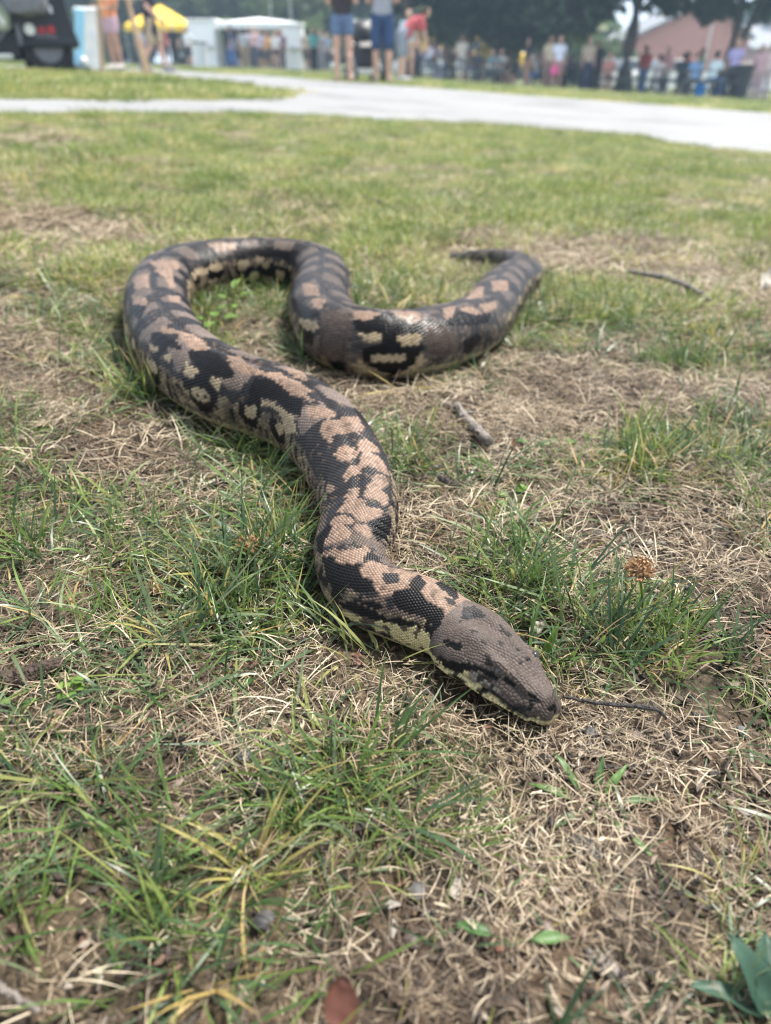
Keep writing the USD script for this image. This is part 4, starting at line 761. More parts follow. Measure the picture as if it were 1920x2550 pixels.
tops = [('white', (.66, .66, .68)), ('grey', (.3, .31, .34)), ('navy', (.03, .04, .09)), ('red', (.42, .07, .06)), ('sky blue', (.25, .4, .6)), ('black', (.02, .02, .025)), ('pink', (.6, .33, .36)), ('yellow', (.65, .5, .12)), ('green', (.1, .25, .12)), ('brown', (.2, .12, .07))]; lows = [('blue', (.08, .14, .3)), ('black', (.02, .02, .03)), ('khaki', (.35, .28, .18)), ('grey', (.25, .25, .28))]
rc = np.random.default_rng(8)
for i in range(34):
    zone, a, b, d0, d1 = (('behind the picnic tables', 1030, 1540, 36, 45), ('in front of the white cars', 1600, 1900, 33, 41), ('around the white tent', 545, 830, 44, 54))[(0, 1, 0, 2, 0)[i % 5]]; (n1, c1), (n2, c2) = tops[(i * 3) % 10], lows[(i * 7 + i // 10) % 4]; ps = ('stand', 'sit', 'stand', 'stride')[i % 4]
    person(float(rc.uniform(a, b)), float(rc.uniform(d0, d1)), ps, f'distant {"sitting" if ps == "sit" else "standing"} person in {n1} top and {n2} {"shorts" if i % 3 == 0 else "trousers"} {zone}', c1, c2, float(rc.uniform(0, 360)), i % 4, hairs[(i + 1) % 4], ('hair', 'long_hair')[i % 2], (.2, .2, .2), 1.6 + .2 * rc.uniform(), ('shorts', 'trousers', 'trousers')[i % 3], group='people in the crowd across the path')
# ---------------------------------------------------------------- trees
usdkit.material(stage, '/World/Looks/bark', {'tc': ('texture_coordinate', {}), 'mp': ('mapping', {'scale': (9, 9, 1.5)}), 'n': ('noise_texture', {'scale': 2.5, 'detail': 8.0, 'roughness': .7}), 'r': ('rgb_ramp', {'ramp': [(.3, (.03, .024, .02)), (.6, (.10, .082, .068)), (.8, (.16, .14, .12))]}), 'p': ('principled_bsdf', {'roughness': .9}), 'b': ('bump', {'strength': 1.0, 'distance': .03})},
    [('tc.object', 'mp.vector'), ('mp.vector', 'n.vector'), ('n.fac', 'r.fac'), ('r.color', 'p.base_color'), ('n.fac', 'b.height'), ('b.normal', 'p.normal')], surface='p.BSDF')
leaf_mat('leaf_dark', [(0, (0.0324, 0.0656, 0.0351)), (.4, (0.0576, 0.1031, 0.0429)), (.8, (0.0990, 0.1594, 0.0585)), (1, (0.1620, 0.2250, 0.0780))], (.05, .1, .02), w=.3)
leaf_mat('leaf_mid', [(0, (0.0405, 0.0743, 0.0270)), (.4, (0.0675, 0.1148, 0.0365)), (.8, (0.1080, 0.1620, 0.0513)), (1, (0.1620, 0.2160, 0.0675))], (.05, .1, .02), w=.35)
def crown(rng, clumps, n, size):
    """Leaf-sized faces through the clumps' volume: clumps are (x, y, z, rx, ry, rz)."""
    c = np.array(clumps, float); w = c[:, 3] * c[:, 4] * c[:, 5]; k = rng.choice(len(c), n, p=w ** .8 / (w ** .8).sum())
    d = rng.normal(size=(n, 3)); d /= np.linalg.norm(d, axis=1, keepdims=True); r = rng.uniform(.35, 1.08, n) ** .6
    p = c[k, :3] + d * r[:, None] * c[k, 3:]
    p += (meshkit.noise(p * 1.3, 3)[:, None] - .5) * (1.0, 1.0, .8)
    keep = meshkit.fbm(p * .9 + 5, 3, 7) > .36
    p = p[keep]; n = len(p)
    a = rng.normal(size=(n, 3)); a /= np.linalg.norm(a, axis=1, keepdims=True); b = np.cross(a, rng.normal(size=(n, 3))); b /= np.linalg.norm(b, axis=1, keepdims=True); s = rng.uniform(*size, n)[:, None]
    v = np.stack([p - a * s, p + b * s * .5, p + a * s, p - b * s * .5], 1).reshape(-1, 3); f = np.arange(4 * n).reshape(-1, 4)
    return v, f
def tree(x, D, label, r, h, clumps, n, size, leaf='leaf_dark', lean=(0, 0), fork=0.0, seed=0, name='tree', group=None):
    rng = np.random.default_rng(seed + 100); t = thing(name, label, 'tree', (x, D, tz(x, D) - .05), 0, group)
    zs = np.linspace(0, h, 9); path = np.stack([lean[0] * zs / h + .06 * np.sin(zs * 1.7 + seed), lean[1] * zs / h, zs], -1)
    rad = r * (1 - .45 * zs / h) * (1 + .45 * np.exp(-zs / .35)); parts = [tube(path, rad, 14)]
    if fork:
        q = np.linspace(0, 1, 7); parts.append(tube(np.stack([fork * q * (1 + .3 * q), 0 * q, .9 + q * (h - .9)], -1), r * .75 * (1 - .4 * q), 12))
    for k in range(6):
        a = rng.uniform(0, 2 * PI); z = h * rng.uniform(.55, .98); q = np.linspace(0, 1, 6); L = rng.uniform(1.6, 3.2)
        parts.append(tube(np.stack([lean[0] * z / h + np.cos(a) * L * q, np.sin(a) * L * q, z + L * .45 * q ** 1.4], -1), r * .38 * (1 - .75 * q), 8))
    obj('trunk', cat_(*parts), 'bark', t, smooth=True); obj('crown', crown(rng, clumps, n, size), leaf, t, smooth=False)
def clumps(rng, n, R, z0, z1, r=(1.0, 1.8)):
    out = []
    for _ in range(n):
        a = rng.uniform(0, 2 * PI); d = R * math.sqrt(rng.uniform()); z = rng.uniform(z0, z1); s = rng.uniform(*r); out.append((d * math.cos(a), d * math.sin(a), z, s, s, s * .65))
    return out
rt = np.random.default_rng(77)
tree(side(1015, 37), 37, 'broad dark tree with thick brown trunk behind the couple', .42, 5.5, clumps(rt, 26, 5.0, 3.2, 8.0) + [(3.2, -1, 2.5, 1.6, 1.4, .8), (5.2, -1, 2.2, 1.8, 1.4, .9), (1.6, -.5, 2.9, 1.2, 1.2, .7)], 17000, (.16, .34), seed=1)
tree(side(1250, 40), 40, 'dark tree with low hanging crown in the middle of the crowd', .3, 5.5, clumps(rt, 26, 4.8, 3.0, 8.0) + [(-2.5, -1, 2.3, 1.8, 1.4, .8), (0, -1.5, 2.2, 1.9, 1.4, .8), (2.6, -1, 2.4, 1.7, 1.4, .8)], 18000, (.16, .34), seed=2)
tree(side(1562, 33), 33, 'tree with straight thick trunk left of the brick wall', .27, 6.0, clumps(rt, 26, 4.6, 4.0, 8.6) + [(-2.6, -.5, 2.9, 1.6, 1.3, .9), (1.7, -.5, 3.2, 1.2, 1.1, .6), (2.9, -.3, 2.7, .9, .9, .5), (-1, 0, 3.6, 1.6, 1.3, .8)], 17000, (.15, .31), seed=3)
tree(side(1812, 31), 31, 'forked tree leaning right in front of the brick wall', .19, 6.0, clumps(rt, 22, 3.6, 4.0, 8.0) + [(-.6, -.5, 3.2, 1.0, .9, .6), (.9, -.3, 3.0, .8, .8, .6), (2.6, 0, 3.2, 1.2, 1, .7)], 16000, (.13, .28), fork=1.6, seed=4)
for i, (px, D, lab, lo) in enumerate([(-60, 62, 'far tree behind the utility cart at the left edge', 1.2), (110, 70, 'far tree above the cart and the white bin', 1.0), (250, 64, 'far tree rising behind the easel', .8), (345, 72, 'far tree left of the yellow canopy', 1.0), (470, 66, 'far tree above the right side of the yellow canopy', 1.2), (590, 74, 'far tree over the left end of the white awning', 1.4), (700, 66, 'far tree over the right end of the white awning', 1.4), (800, 78, 'far tree between the awning and the couple', 1.2), (905, 70, 'far tree seen between the couple', 1.3), (1060, 82, 'far tree behind the broad dark tree', 1.2), (1180, 78, 'far tree behind the yellow bus', 1.0), (1400, 74, 'far tree left of the thick trunk', 1.4), (1940, 82, 'far tree above the grey roofed house', 3.6)]):
    tree(side(px, D), D, lab, .25, 5.0, clumps(rt, 20, 4.2, 2.6, 8.5, (1.2, 2.2)) + clumps(rt, 11, 4.2, lo - .6, lo + 1.4, (1.0, 1.5)), 9000, (.28, .58), 'leaf_mid', seed=20 + i, group='far trees')
# the tree whose shade we stand in
rb = np.random.default_rng(9)
tree(-1.2, -3.4, 'big leafy tree standing behind the viewer', .35, 7.0, [(a, b, c, r_, r_, r_ * .6) for a, b, c, r_ in zip(rb.uniform(-6, 6, 34), rb.uniform(-9, -.9, 34), rb.uniform(3.6, 8.5, 34), rb.uniform(1.2, 2.0, 34))], 22000, (.12, .26), seed=9)
def bush(px, D, label, w, h, seed):
    rng = np.random.default_rng(seed); x = side(px, D); t = thing('shrub', label, 'shrub', (x, D, tz(x, D)))
    obj('foliage', crown(rng, [(rng.uniform(-w, w) * .6, rng.uniform(-.4, .4), h * rng.uniform(.35, .65), w * .5, .7, h * .45) for _ in range(7)], 2600, (.09, .2)), 'leaf_mid', t, smooth=False)
    obj('stem', cat_(*[tube([(a, 0, 0), (a * 1.3, .1, h * .4), (a * 1.6, .1, h * .7)], [.04, .03, .015], 6) for a in np.linspace(-w * .5, w * .5, 5)]), 'bark', t)
bush(1420, 48, 'light green bush behind the beige and white shirts', 2.4, 2.3, 5); bush(1510, 50, 'light green bush just left of the thick trunk', 2.2, 2.6, 6); bush(560, 50, 'dark green bush at the left post of the white awning', 1.4, 2.2, 7); bush(780, 52, 'green bush between the pay box and the woman in denim', 1.5, 2.6, 8)

# ---------------------------------------------------------------- buildings
def brick(name, c1, c2, mortar):
    return usdkit.material(stage, '/World/Looks/' + name, {'tc': ('texture_coordinate', {}), 'mp': ('mapping', {'rotation': (PI / 2, 0, 0)}), 'b': ('brick_texture', {'color1': c1, 'color2': c2, 'mortar': mortar, 'scale': 1.0, 'brick_width': .22, 'row_height': .075, 'mortar_size': .01}), 'p': ('principled_bsdf', {'roughness': .9})}, [('tc.object', 'mp.vector'), ('mp.vector', 'b.vector'), ('b.color', 'p.base_color')], surface='p.BSDF')
brick('brick_red', (.42, .155, .115), (.36, .125, .095), (.40, .30, .26)); brick('brick_tan', (.36, .20, .15), (.31, .17, .13), (.36, .30, .26))
mat('shingle', (.20, .21, .23), rough=.85, noise=.2, scale=3); mat('trim_white', (.72, .72, .70), rough=.5); mat('window_dark', (.03, .035, .045), rough=.1, spec=.6)
def house(px0, px1, D, depth, hw, hr, wall, label, name):
    x0, x1 = side(px0, D), side(px1, D); w = x1 - x0; cxm = (x0 + x1) / 2; t = thing(name, label, 'building', (cxm, D, tz(cxm, D) - .1))
    wl = obj('wall', box(0, depth / 2, hw / 2, w, depth, hw), wall, t, smooth=False)
    prism = trimesh.convex.convex_hull(np.array([(sx * (w / 2 + .4), sy, hw) for sx in (-1, 1) for sy in (-.45, depth + .45)] + [(sx * (w / 2 + .4), depth / 2, hw + hr) for sx in (-1, 1)] + [(sx * (w / 2 + .4), sy, hw + .12) for sx in (-1, 1) for sy in (-.45, depth + .45)]))
    prism.apply_translation([0, 0, .004]); rf = obj('roof', prism, 'shingle', t, smooth=False); obj('fascia', box(0, -.47, hw + .06, w + .84, .04, .16), 'trim_white', rf, smooth=False)
    for k in range(max(1, int(w / 3.2))):
        wx = -w / 2 + (k + .5) * w / max(1, int(w / 3.2)); wi = obj('window', box(wx, -.02, hw * .52, .95, .06, 1.25), 'trim_white', t, smooth=False); obj('pane', box(wx, -.055, hw * .52, .8, .02, 1.1), 'window_dark', wi, smooth=False)
    return t
def gable_house():
    D = 60; x0, x1 = side(1560, D), side(1852, D); w = x1 - x0; cxm = (x0 + x1) / 2; t = thing('brick_house', 'red brick house end wall behind the trees on the right', 'building', (cxm, D, tz(cxm, D) - .1))
    pts = [(-w / 2, 0), (w / 2, 0), (w / 2, 3.1), (w * .12, 5.2), (-w / 2, 3.0)]
    m = trimesh.creation.extrude_polygon(Polygon(pts), 8.0, engine='earcut'); m.apply_transform(trimesh.transformations.rotation_matrix(PI / 2, (1, 0, 0))); m.apply_translation([0, 8.0, 0]); obj('wall', m, 'brick_red', t, smooth=False)
    rf = []
    for a, b in ((pts[4], pts[3]), (pts[3], pts[2])):
        d = np.array(b) - a; L = np.linalg.norm(d); ang = math.atan2(d[1], d[0]); q = box(0, 0, 0, L + .5, 8.8, .16); q.apply_transform(trimesh.transformations.rotation_matrix(-ang, (0, 1, 0))); c = (np.array(a) + b) / 2; q.apply_translation([c[0] - math.sin(ang) * .085, 4.0, c[1] + math.cos(ang) * .085]); rf.append(q)
    obj('roof', cat_(*rf), 'shingle', t, smooth=False)
    d_ = obj('downpipe', cyl((w * .16, -.06, .1), (w * .16, -.06, 4.6), .05), 'trim_white', t)
gable_house()
house(1866, 2120, 74, 9, 2.9, 1.9, 'brick_tan', 'low house with grey shingle roof at the right edge', 'grey_roof_house')

# ---------------------------------------------------------------- canopies and stalls
mat('canvas_yellow', (.80, .52, .03), rough=.6, noise=.06, scale=4); mat('canvas_white', (.78, .79, .80), rough=.6, noise=.05, scale=4); mat('metal_grey', (.45, .46, .48), rough=.4, metal=.7)
def canopy(px, D, w, eave, peak, label, canvas, name):
    x = side(px, D); t = thing(name, label, 'canopy', (x, D, tz(x, D)), 4); h = w / 2
    v = [(-h, -h, eave), (h, -h, eave), (h, h, eave), (-h, h, eave), (0, 0, peak)]; q = [np.array(p, float) for p in v]
    roof = trimesh.Trimesh(np.array(v + [(a, b, c - .02) for a, b, c in v]), [(0, 1, 4), (1, 2, 4), (2, 3, 4), (3, 0, 4), (6, 5, 9), (7, 6, 9), (8, 7, 9), (5, 8, 9)], process=False); obj('roof', roof, canvas, t, smooth=False)
    obj('valance', cat_(box(0, -h, eave - .14, w, .015, .28), box(0, h, eave - .14, w, .015, .28), box(-h, 0, eave - .14, .015, w - .04, .28), box(h, 0, eave - .14, .015, w - .04, .28)), canvas, t, smooth=False)
    for sx in (-1, 1):
        for sy in (-1, 1): obj('pole', box(sx * (h - .04), sy * (h - .04), eave / 2, .035, .035, eave), 'metal_grey', t, smooth=False)
    return t
canopy(418, 50, 3.6, 1.95, 3.0, 'yellow peaked canopy tent behind the man in khaki shorts', 'canvas_yellow', 'canopy_tent')
t = canopy(655, 49, 4.4, 2.15, 2.45, 'low white canopy tent over the queue left of the couple', 'canvas_white', 'canopy_tent')
def stall(px, D, w, d, h, label, name, cat):
    x = side(px, D); t = thing(name, label, cat, (x, D, tz(x, D)), -3)
    obj('wall', cat_(box(-w / 2, 0, h / 2, .03, d, h, .01), box(w / 2, 0, h / 2, .03, d, h, .01), box(0, d / 2, h / 2, w - .06, .03, h, .01), box(0, -d / 2, h / 2, w - .06, .03, h, .01)), 'canvas_white', t, smooth=False)
    obj('roof', box(0, 0, h + .05, w + .2, d + .2, .08, .03), 'canvas_white', t); obj('counter', box(w * .1, -d / 2 - .12, 1.0, w * .6, .2, .05, .01), 'metal_grey', t)
stall(520, 48, 1.5, 1.6, 2.15, 'white walled booth right of the yellow canopy', 'market_booth', 'booth'); stall(733, 46, 1.1, 1.0, 2.0, 'white pay box right of the queue under the white tent', 'pay_box', 'booth')
for px, D, h, lab in ((683, 60, 4.5, 'thin white flagpole above the left part of the white tent'), (731, 58, 4.8, 'thin white flagpole above the pay box')):
    x = side(px, D); t = thing('flagpole', lab, 'pole', (x, D, tz(x, D))); obj('pole', cyl((0, 0, 0), (0, 0, h), .035, 8, .02), 'trim_white', t); obj('finial', trimesh.creation.icosphere(1, .06, ).apply_translation([0, 0, h + .05]), 'trim_white', t)

# ---------------------------------------------------------------- vehicles across the path
mat('tyre', (.018, .018, .019), rough=.8); mat('glass_dark', (.03, .04, .05), rough=.06, spec=.8); mat('lamp_white', (.75, .75, .72), rough=.2); mat('lamp_red', (.35, .015, .02), rough=.25); mat('hub', (.45, .45, .46), rough=.35, metal=.6)
def car(px, D, rot, colour, label):
    x = side(px, D); t = thing('parked_car', label, 'car', (x, D, tz(x, D)), rot, 'cars parked behind the crowd'); pm = paint(colour, .25)
    prof = Polygon([(-2.1, .28), (2.1, .28), (2.15, .62), (1.95, .86), (1.0, .95), (-1.9, .98), (-2.15, .8)]).buffer(.05); b = trimesh.creation.extrude_polygon(prof, 1.72, engine='earcut'); b.apply_transform(trimesh.transformations.rotation_matrix(PI / 2, (1, 0, 0))); b.apply_translation([0, .86, 0]); obj('body', b, pm, t)
    cab = trimesh.convex.convex_hull(np.array([(sx, sy * .80, .96) for sx in (-1.75, 1.05) for sy in (-1, 1)] + [(sx, sy * .62, 1.42) for sx in (-1.15, .35) for sy in (-1, 1)])); cb = obj('cabin', cab, 'glass_dark', t)
    obj('roof', box(-.4, 0, 1.44, 1.56, 1.26, .05, .02), pm, t)
    for sx in (-1.3, 1.3):
        for sy in (-1, 1):
            w = obj('wheel', cyl((sx, sy * .70, .32), (sx, sy * .89, .32), .32, 20), 'tyre', t); obj('rim', cyl((sx, sy * .885, .32), (sx, sy * .90, .32), .20, 14), 'hub', w)
    for sy in (-1, 1): obj('headlight', box(2.17, sy * .62, .68, .08, .32, .14, .03), 'lamp_white', t); obj('tail_light', box(-2.17, sy * .66, .80, .06, .24, .14, .03), 'lamp_red', t)
car(1590, 47, 12, (.80, .80, .80), 'white car parked right of the thick trunk'); car(1650, 52, 170, (.62, .64, .66), 'silver car parked in front of the brick wall'); car(1690, 44, 5, (.82, .82, .82), 'white car parked between the pink shirt and the black shirt'); car(1150, 52, 8, (.75, .75, .76), 'white car parked behind the cream shirt'); car(1440, 49, 175, (.70, .71, .74), 'pale car parked behind the charcoal and tan shirts'); car(1885, 46, 4, (.80, .80, .82), 'white car parked behind the black bin'); car(1065, 54, 176, (.66, .68, .70), 'grey car parked left of the yellow bus')
def bus():
    D = 60; x = side(1165, D); t = thing('yellow_bus', 'yellow bus parked behind the crowd under the dark trees', 'bus', (x, D, tz(x, D)), 3); y_ = paint((.75, .45, .03), .4)
    obj('body', box(0, 0, 1.55, 6.4, 2.3, 2.0, .12), y_, t); obj('bonnet', box(3.75, 0, 1.05, 1.2, 2.0, 1.0, .15), y_, t)
    for k in range(6): obj('window', box(-2.6 + k * .98, -1.16, 1.95, .78, .03, .6, .01), 'glass_dark', t)
    for sx in (-2.2, 3.2):
        for sy in (-1, 1): w = obj('wheel', cyl((sx, sy * .85, .48), (sx, sy * 1.14, .48), .48, 20), 'tyre', t); obj('rim', cyl((sx, sy * 1.13, .48), (sx, sy * 1.15, .48), .28, 14), 'hub', w)
    obj('stripe', box(0, -1.165, 1.4, 6.1, .02, .08), 'tyre', t)
bus()

# ---------------------------------------------------------------- picnic tables, bins, pram
mat('table_green', (.035, .05, .045), rough=.6, noise=.2, scale=6)
def table(parent):
    for k in range(5): obj('plank', box(0, -.30 + .15 * k, .74, 1.8, .14, .035, .006), 'table_green', parent)
    for s in (-1, 1):
        obj('seat', box(0, s * .68, .44, 1.8, .26, .04, .008), 'table_green', parent)
        obj('frame', cat_(cyl((s * .62, -.62, .02), (s * .62, -.2, .72), .03), cyl((s * .62, .62, .02), (s * .62, .2, .72), .03), box(s * .62, 0, .41, .05, 1.5, .05)), 'table_green', parent)
first = None
for px, D, rot, lab in ((1600, 28, 8, 'dark picnic table below the white cars right of the thick trunk'), (1205, 31, -6, 'dark picnic table in front of the slate and green grey shirts'), (1400, 33.5, 4, 'dark picnic table behind the white shirt with the pink bag'), (1758, 27, 5, 'dark picnic table where the sky blue and mint shirts sit'), (1520, 33, -4, 'dark picnic table by the salmon shirt'), (1090, 33, 6, 'dark picnic table by the big trunk behind the couple')):
    x = side(px, D); t = thing('picnic_table', lab, 'picnic table', (x, D, tz(x, D)), rot, 'picnic tables under the trees')
    if first is None: first = t; table(t)
    else: t.GetReferences().AddInternalReference(first.GetPath()); t.SetInstanceable(True); tag(t, lab)
def bin_(px, D, h, r, body, lid, label, square=False, rot=0):
    x = side(px, D); t = thing('litter_bin', label, 'bin', (x, D, tz(x, D)), rot)
    n = 4 if square else 24; th = np.arange(n) * 2 * PI / n + (PI / 4 if square else 0); R = r * (1.414 if square else 1)
    ring = lambda k, z: np.stack([np.cos(th) * R * k, np.sin(th) * R * k, 0 * th + z], -1)
    obj('body', trimesh.convex.convex_hull(np.vstack([ring(.80, 0), ring(1, h * .93)])), body, t); obj('rim', trimesh.convex.convex_hull(np.vstack([ring(1.08, h * .932), ring(1.10, h * .97), ring(1.0, h)])), lid, t)
    return t
mat('bin_black', (.012, .013, .016), rough=.5); mat('bin_cream', (.62, .61, .54), rough=.5, noise=.1, scale=5); mat('bin_grey', (.55, .57, .60), rough=.5)
bin_(1853, 28, 1.0, .36, 'bin_black', 'bin_black', 'black tapered litter bin standing at the far right'); bin_(503, 38, 1.0, .3, 'bin_grey', 'bin_black', 'pale grey litter bin with dark rim by the white booth')
t = bin_(236, 16.8, 1.0, .195, 'bin_cream', 'trim_white', 'cream square bin with white lid between cart and easel', True, 22)
for a, b, c, d in ((.05, .62, .09, .16), (.09, .5, .05, .1), (-.06, .28, .07, .12)): obj('mark', box(a * .8, -.178, b, c, .008, d), 'bin_grey', t)
def pram():
    D = 15.6; x = side(906, D); t = thing('pram', 'black pram with pale frame between the woman and the man', 'pram', (x, D, tz(x, D)), 20)
    obj('seat', box(0, 0, .42, .44, .5, .42, .08), 'bin_black', t); obj('hood', trimesh.creation.icosphere(2, .27).apply_scale([1, 1, .9]).apply_translation([0, .1, .72]), 'bin_black', t, smooth=True)
    obj('frame', cat_(cyl((-.24, -.3, .12), (-.24, .35, .95), .014), cyl((.24, -.3, .12), (.24, .35, .95), .014), cyl((-.24, .35, .95), (.24, .35, .95), .016), cyl((-.24, .3, .14), (-.24, -.15, .6), .014), cyl((.24, .3, .14), (.24, -.15, .6), .014)), 'hub', t)
    for a in (-1, 1):
        for b in (-1, 1): w = obj('wheel', cyl((a * .25, b * .3, .12), (a * .29, b * .3, .12), .12, 16), 'tyre', t); obj('rim', cyl((a * .288, b * .3, .12), (a * .294, b * .3, .12), .07, 12), 'hub', w)
    obj('basket', box(0, 0, .17, .4, .45, .1, .02), 'trim_white', t)
pram()
x = side(1383, 30.8); t = thing('bag', 'pink bag hanging at the side of the white shirt', 'bag', (x, 30.8, tz(x, 30.8) + .46)); obj('pouch', box(0, 0, .14, .3, .12, .28, .05), cloth((.75, .12, .30)), t); obj('strap', tube([(-.1, 0, .26), (-.05, 0, .42), (.05, 0, .42), (.1, 0, .26)], .012, 6), cloth((.75, .12, .30)), t)
x = side(1742, 27.6); t = thing('bag', 'bright blue bag under the sky blue shirt', 'bag', (x + .12, 27.4, tz(x, 27.4))); obj('pouch', box(0, 0, .2, .3, .2, .4, .06), cloth((.03, .25, .65)), t); obj('handle', tube([(-.08, 0, .38), (-.04, 0, .5), (.04, 0, .5), (.08, 0, .38)], .012, 6), cloth((.03, .25, .65)), t)

# ---------------------------------------------------------------- easel and utility cart on the left
mat('wood_pale', (.45, .31, .20), rough=.6, noise=.2, scale=12); mat('board_white', (.80, .80, .80), rough=.5)
def easel():
    a, b = at(255, 187), at(366, 193); c = (a + b) / 2; t = thing('easel', 'tall wooden easel with crossing legs left of the man in khaki shorts', 'easel', (c[0], c[1], tz(c[0], c[1])))
    w = (b - a)[:2]; w = w / 2; top = np.array([-.06, .22, 1.75])
    for s in (-1, 1):
        f = np.array([s * w[0], s * w[1], 0]); obj('leg', cyl(f, top + (s * .05, 0, 0), .026, 6, .022), 'wood_pale', t)
    obj('leg', cyl((.05, .95, 0), top, .024, 6, .02), 'wood_pale', t); obj('ledge', box(.06, .0, .80, .62, .07, .03, .006), 'board_white', t); m = box(.06, .05, 1.18, .56, .02, .72, .004); obj('board', m, 'board_white', t)
    obj('peg', cat_(cyl((-.1, .03, .76), (-.1, .12, .76), .012, 8), cyl((.2, .03, .76), (.2, .12, .76), .012, 8)), 'wood_pale', t)
easel()
mat('cart_black', (.010, .011, .016), rough=.35); mat('canvas_grey', (.16, .16, .18), rough=.9, noise=.25, scale=14); mat('cart_olive', (.33, .37, .25), rough=.5); mat('cart_white', (.66, .67, .60), rough=.4); mat('chrome', (.6, .6, .62), rough=.2, metal=1.0)
def cart():
    D = 10.1; X = lambda px: side(px, D); g0 = tz(X(100), D); Z = lambda py: .3 + (159 - py) / 245.0 - g0   # heights above the grass
    t = thing('utility_cart', 'black utility cart with grey canvas bundle and round lamps at the left edge', 'cart', (X(100), D, g0), 21); L = lambda px: (X(px) - X(100)) * 1.07
    prof = Polygon([(L(66), Z(120)), (L(192), Z(118)), (L(193), Z(97)), (L(184), Z(60)), (L(176), Z(-20)), (L(168), 1.30), (L(60), 1.30), (L(58), Z(20))]); m = trimesh.creation.extrude_polygon(prof, 1.1, engine='earcut'); m.apply_transform(trimesh.transformations.rotation_matrix(PI / 2, (1, 0, 0))); m.apply_translation([0, 1.1, 0]); obj('body', m, 'cart_black', t, smooth=False)
    obj('bumper', box((L(73) + L(194)) / 2, -.03, (Z(96) + Z(117)) / 2, L(194) - L(73), .08, Z(96) - Z(117), .02), 'cart_black', t)
    c = trimesh.creation.box([L(139) - L(60), .3, .42]); c = c.subdivide().subdivide().subdivide().subdivide(); v = c.vertices; v = v * (1 + 0 * v) ; rr = np.array([L(139) - L(60), .3, .42]) / 2; u = v / rr; u = u * np.sqrt(np.maximum(1 - (np.roll(u, 1, 1) ** 2 + np.roll(u, 2, 1) ** 2) / 4 + 0 * u, .35)); v = u * rr * 1.12 + (meshkit.fbm(v * 9, 3, 2)[:, None] - .5) * .05
    c = trimesh.Trimesh(v, c.faces); c.apply_translation([(L(139) + L(60)) / 2, -.1, Z(40) + .21]); obj('canvas_bundle', c, 'canvas_grey', t, smooth=True)
    for px, py, r, m in ((94, 75, 13, 'lamp_white'), (119, 77, 9, 'lamp_red'), (139, 75, 10, 'lamp_red')):
        o = obj('lamp', cyl((L(px), -.03, Z(py)), (L(px), .02, Z(py)), r * .0045, 20), m, t); obj('bezel', cyl((L(px), -.012, Z(py)), (L(px), .02, Z(py)), r * .0045 + .008, 20), 'cart_black', o)
    obj('plate', box(L(69), -.03, (Z(62) + Z(115)) / 2, .055, .03, Z(62) - Z(115), .008), 'canvas_grey', t); obj('latch', box(L(146), -.02, Z(28), .04, .04, .09, .01), 'chrome', t)
    w = obj('wheel', cyl((L(120), .02, .262), (L(120), .24, .262), .262, 28), 'tyre', t); obj('rim', cyl((L(124), -.005, .25), (L(124), .03, .25), .165, 24), 'canvas_grey', w)
    w = obj('wheel', cyl((L(120), .86, .262), (L(120), 1.06, .262), .262, 28), 'tyre', t); w = obj('wheel', cyl((L(-150), .02, .262), (L(-150), .24, .262), .262, 28), 'tyre', t); obj('rim', cyl((L(-150), -.005, .25), (L(-150), .03, .25), .165, 24), 'canvas_grey', w)
    obj('flap', box(L(121), .30, .20, L(176) - L(66), .03, .36, .008), 'cart_black', t)
    obj('chassis', box((L(66) + L(-200)) / 2, .5, Z(112), L(66) - L(-200) + .02, .9, Z(75) - Z(150), .03), 'cart_black', t)
    nose = trimesh.convex.convex_hull(np.array([(L(-200), y, Z(78)) for y in (-.1, .9)] + [(L(52), y, Z(78)) for y in (-.1, .9)] + [(L(58), y, Z(46)) for y in (-.08, .88)] + [(L(42), y, Z(12)) for y in (0, .8)] + [(L(-200), y, Z(8)) for y in (0, .8)])); obj('side_panel', nose, 'cart_olive', t)
    obj('panel_edge', cat_(box((L(-200) + L(26)) / 2, -.03, Z(26), L(26) - L(-200), .1, .04, .015), cyl((L(28), -.07, Z(26)), (L(46), -.12, Z(66)), .03, 10)), 'cart_white', t)
    obj('step', box((L(2) + L(48)) / 2, -.14, Z(141), L(48) - L(2), .14, .05, .015), 'cart_white', t); obj('strap', cyl((L(60), -.05, Z(60)), (L(-6), -.08, Z(135)), .018, 8), 'canvas_grey', t)
    for px, q in ((168, 0), (62, 0), (168, 1.05), (62, 1.05)): obj('roof_post', cyl((L(px), .03 + q, 1.28), (L(px) + .02, .03 + q, 1.95), .022, 10), 'cart_black', t)
    obj('roof', box((L(-120) + L(175)) / 2, .55, 1.97, L(175) - L(-120), 1.3, .06, .02), 'cart_black', t)
cart()
x = side(194, 12.5); t = thing('sign_board', 'light blue sign board leaning behind the cart', 'sign', (x, 12.5, tz(x, 12.5)), 18)
m = box(0, 0, .42, .14, .03, .72, .01); m.apply_transform(trimesh.transformations.rotation_matrix(.22, (0, 1, 0))); obj('panel', m, paint((.30, .58, .72), .4), t); obj('foot', box(.02, .0, .03, .3, .2, .06, .01), paint((.06, .07, .1), .4), t); obj('knob', trimesh.creation.icosphere(2, .05).apply_translation([.09, -.05, .13]), 'trim_white', t, smooth=True)

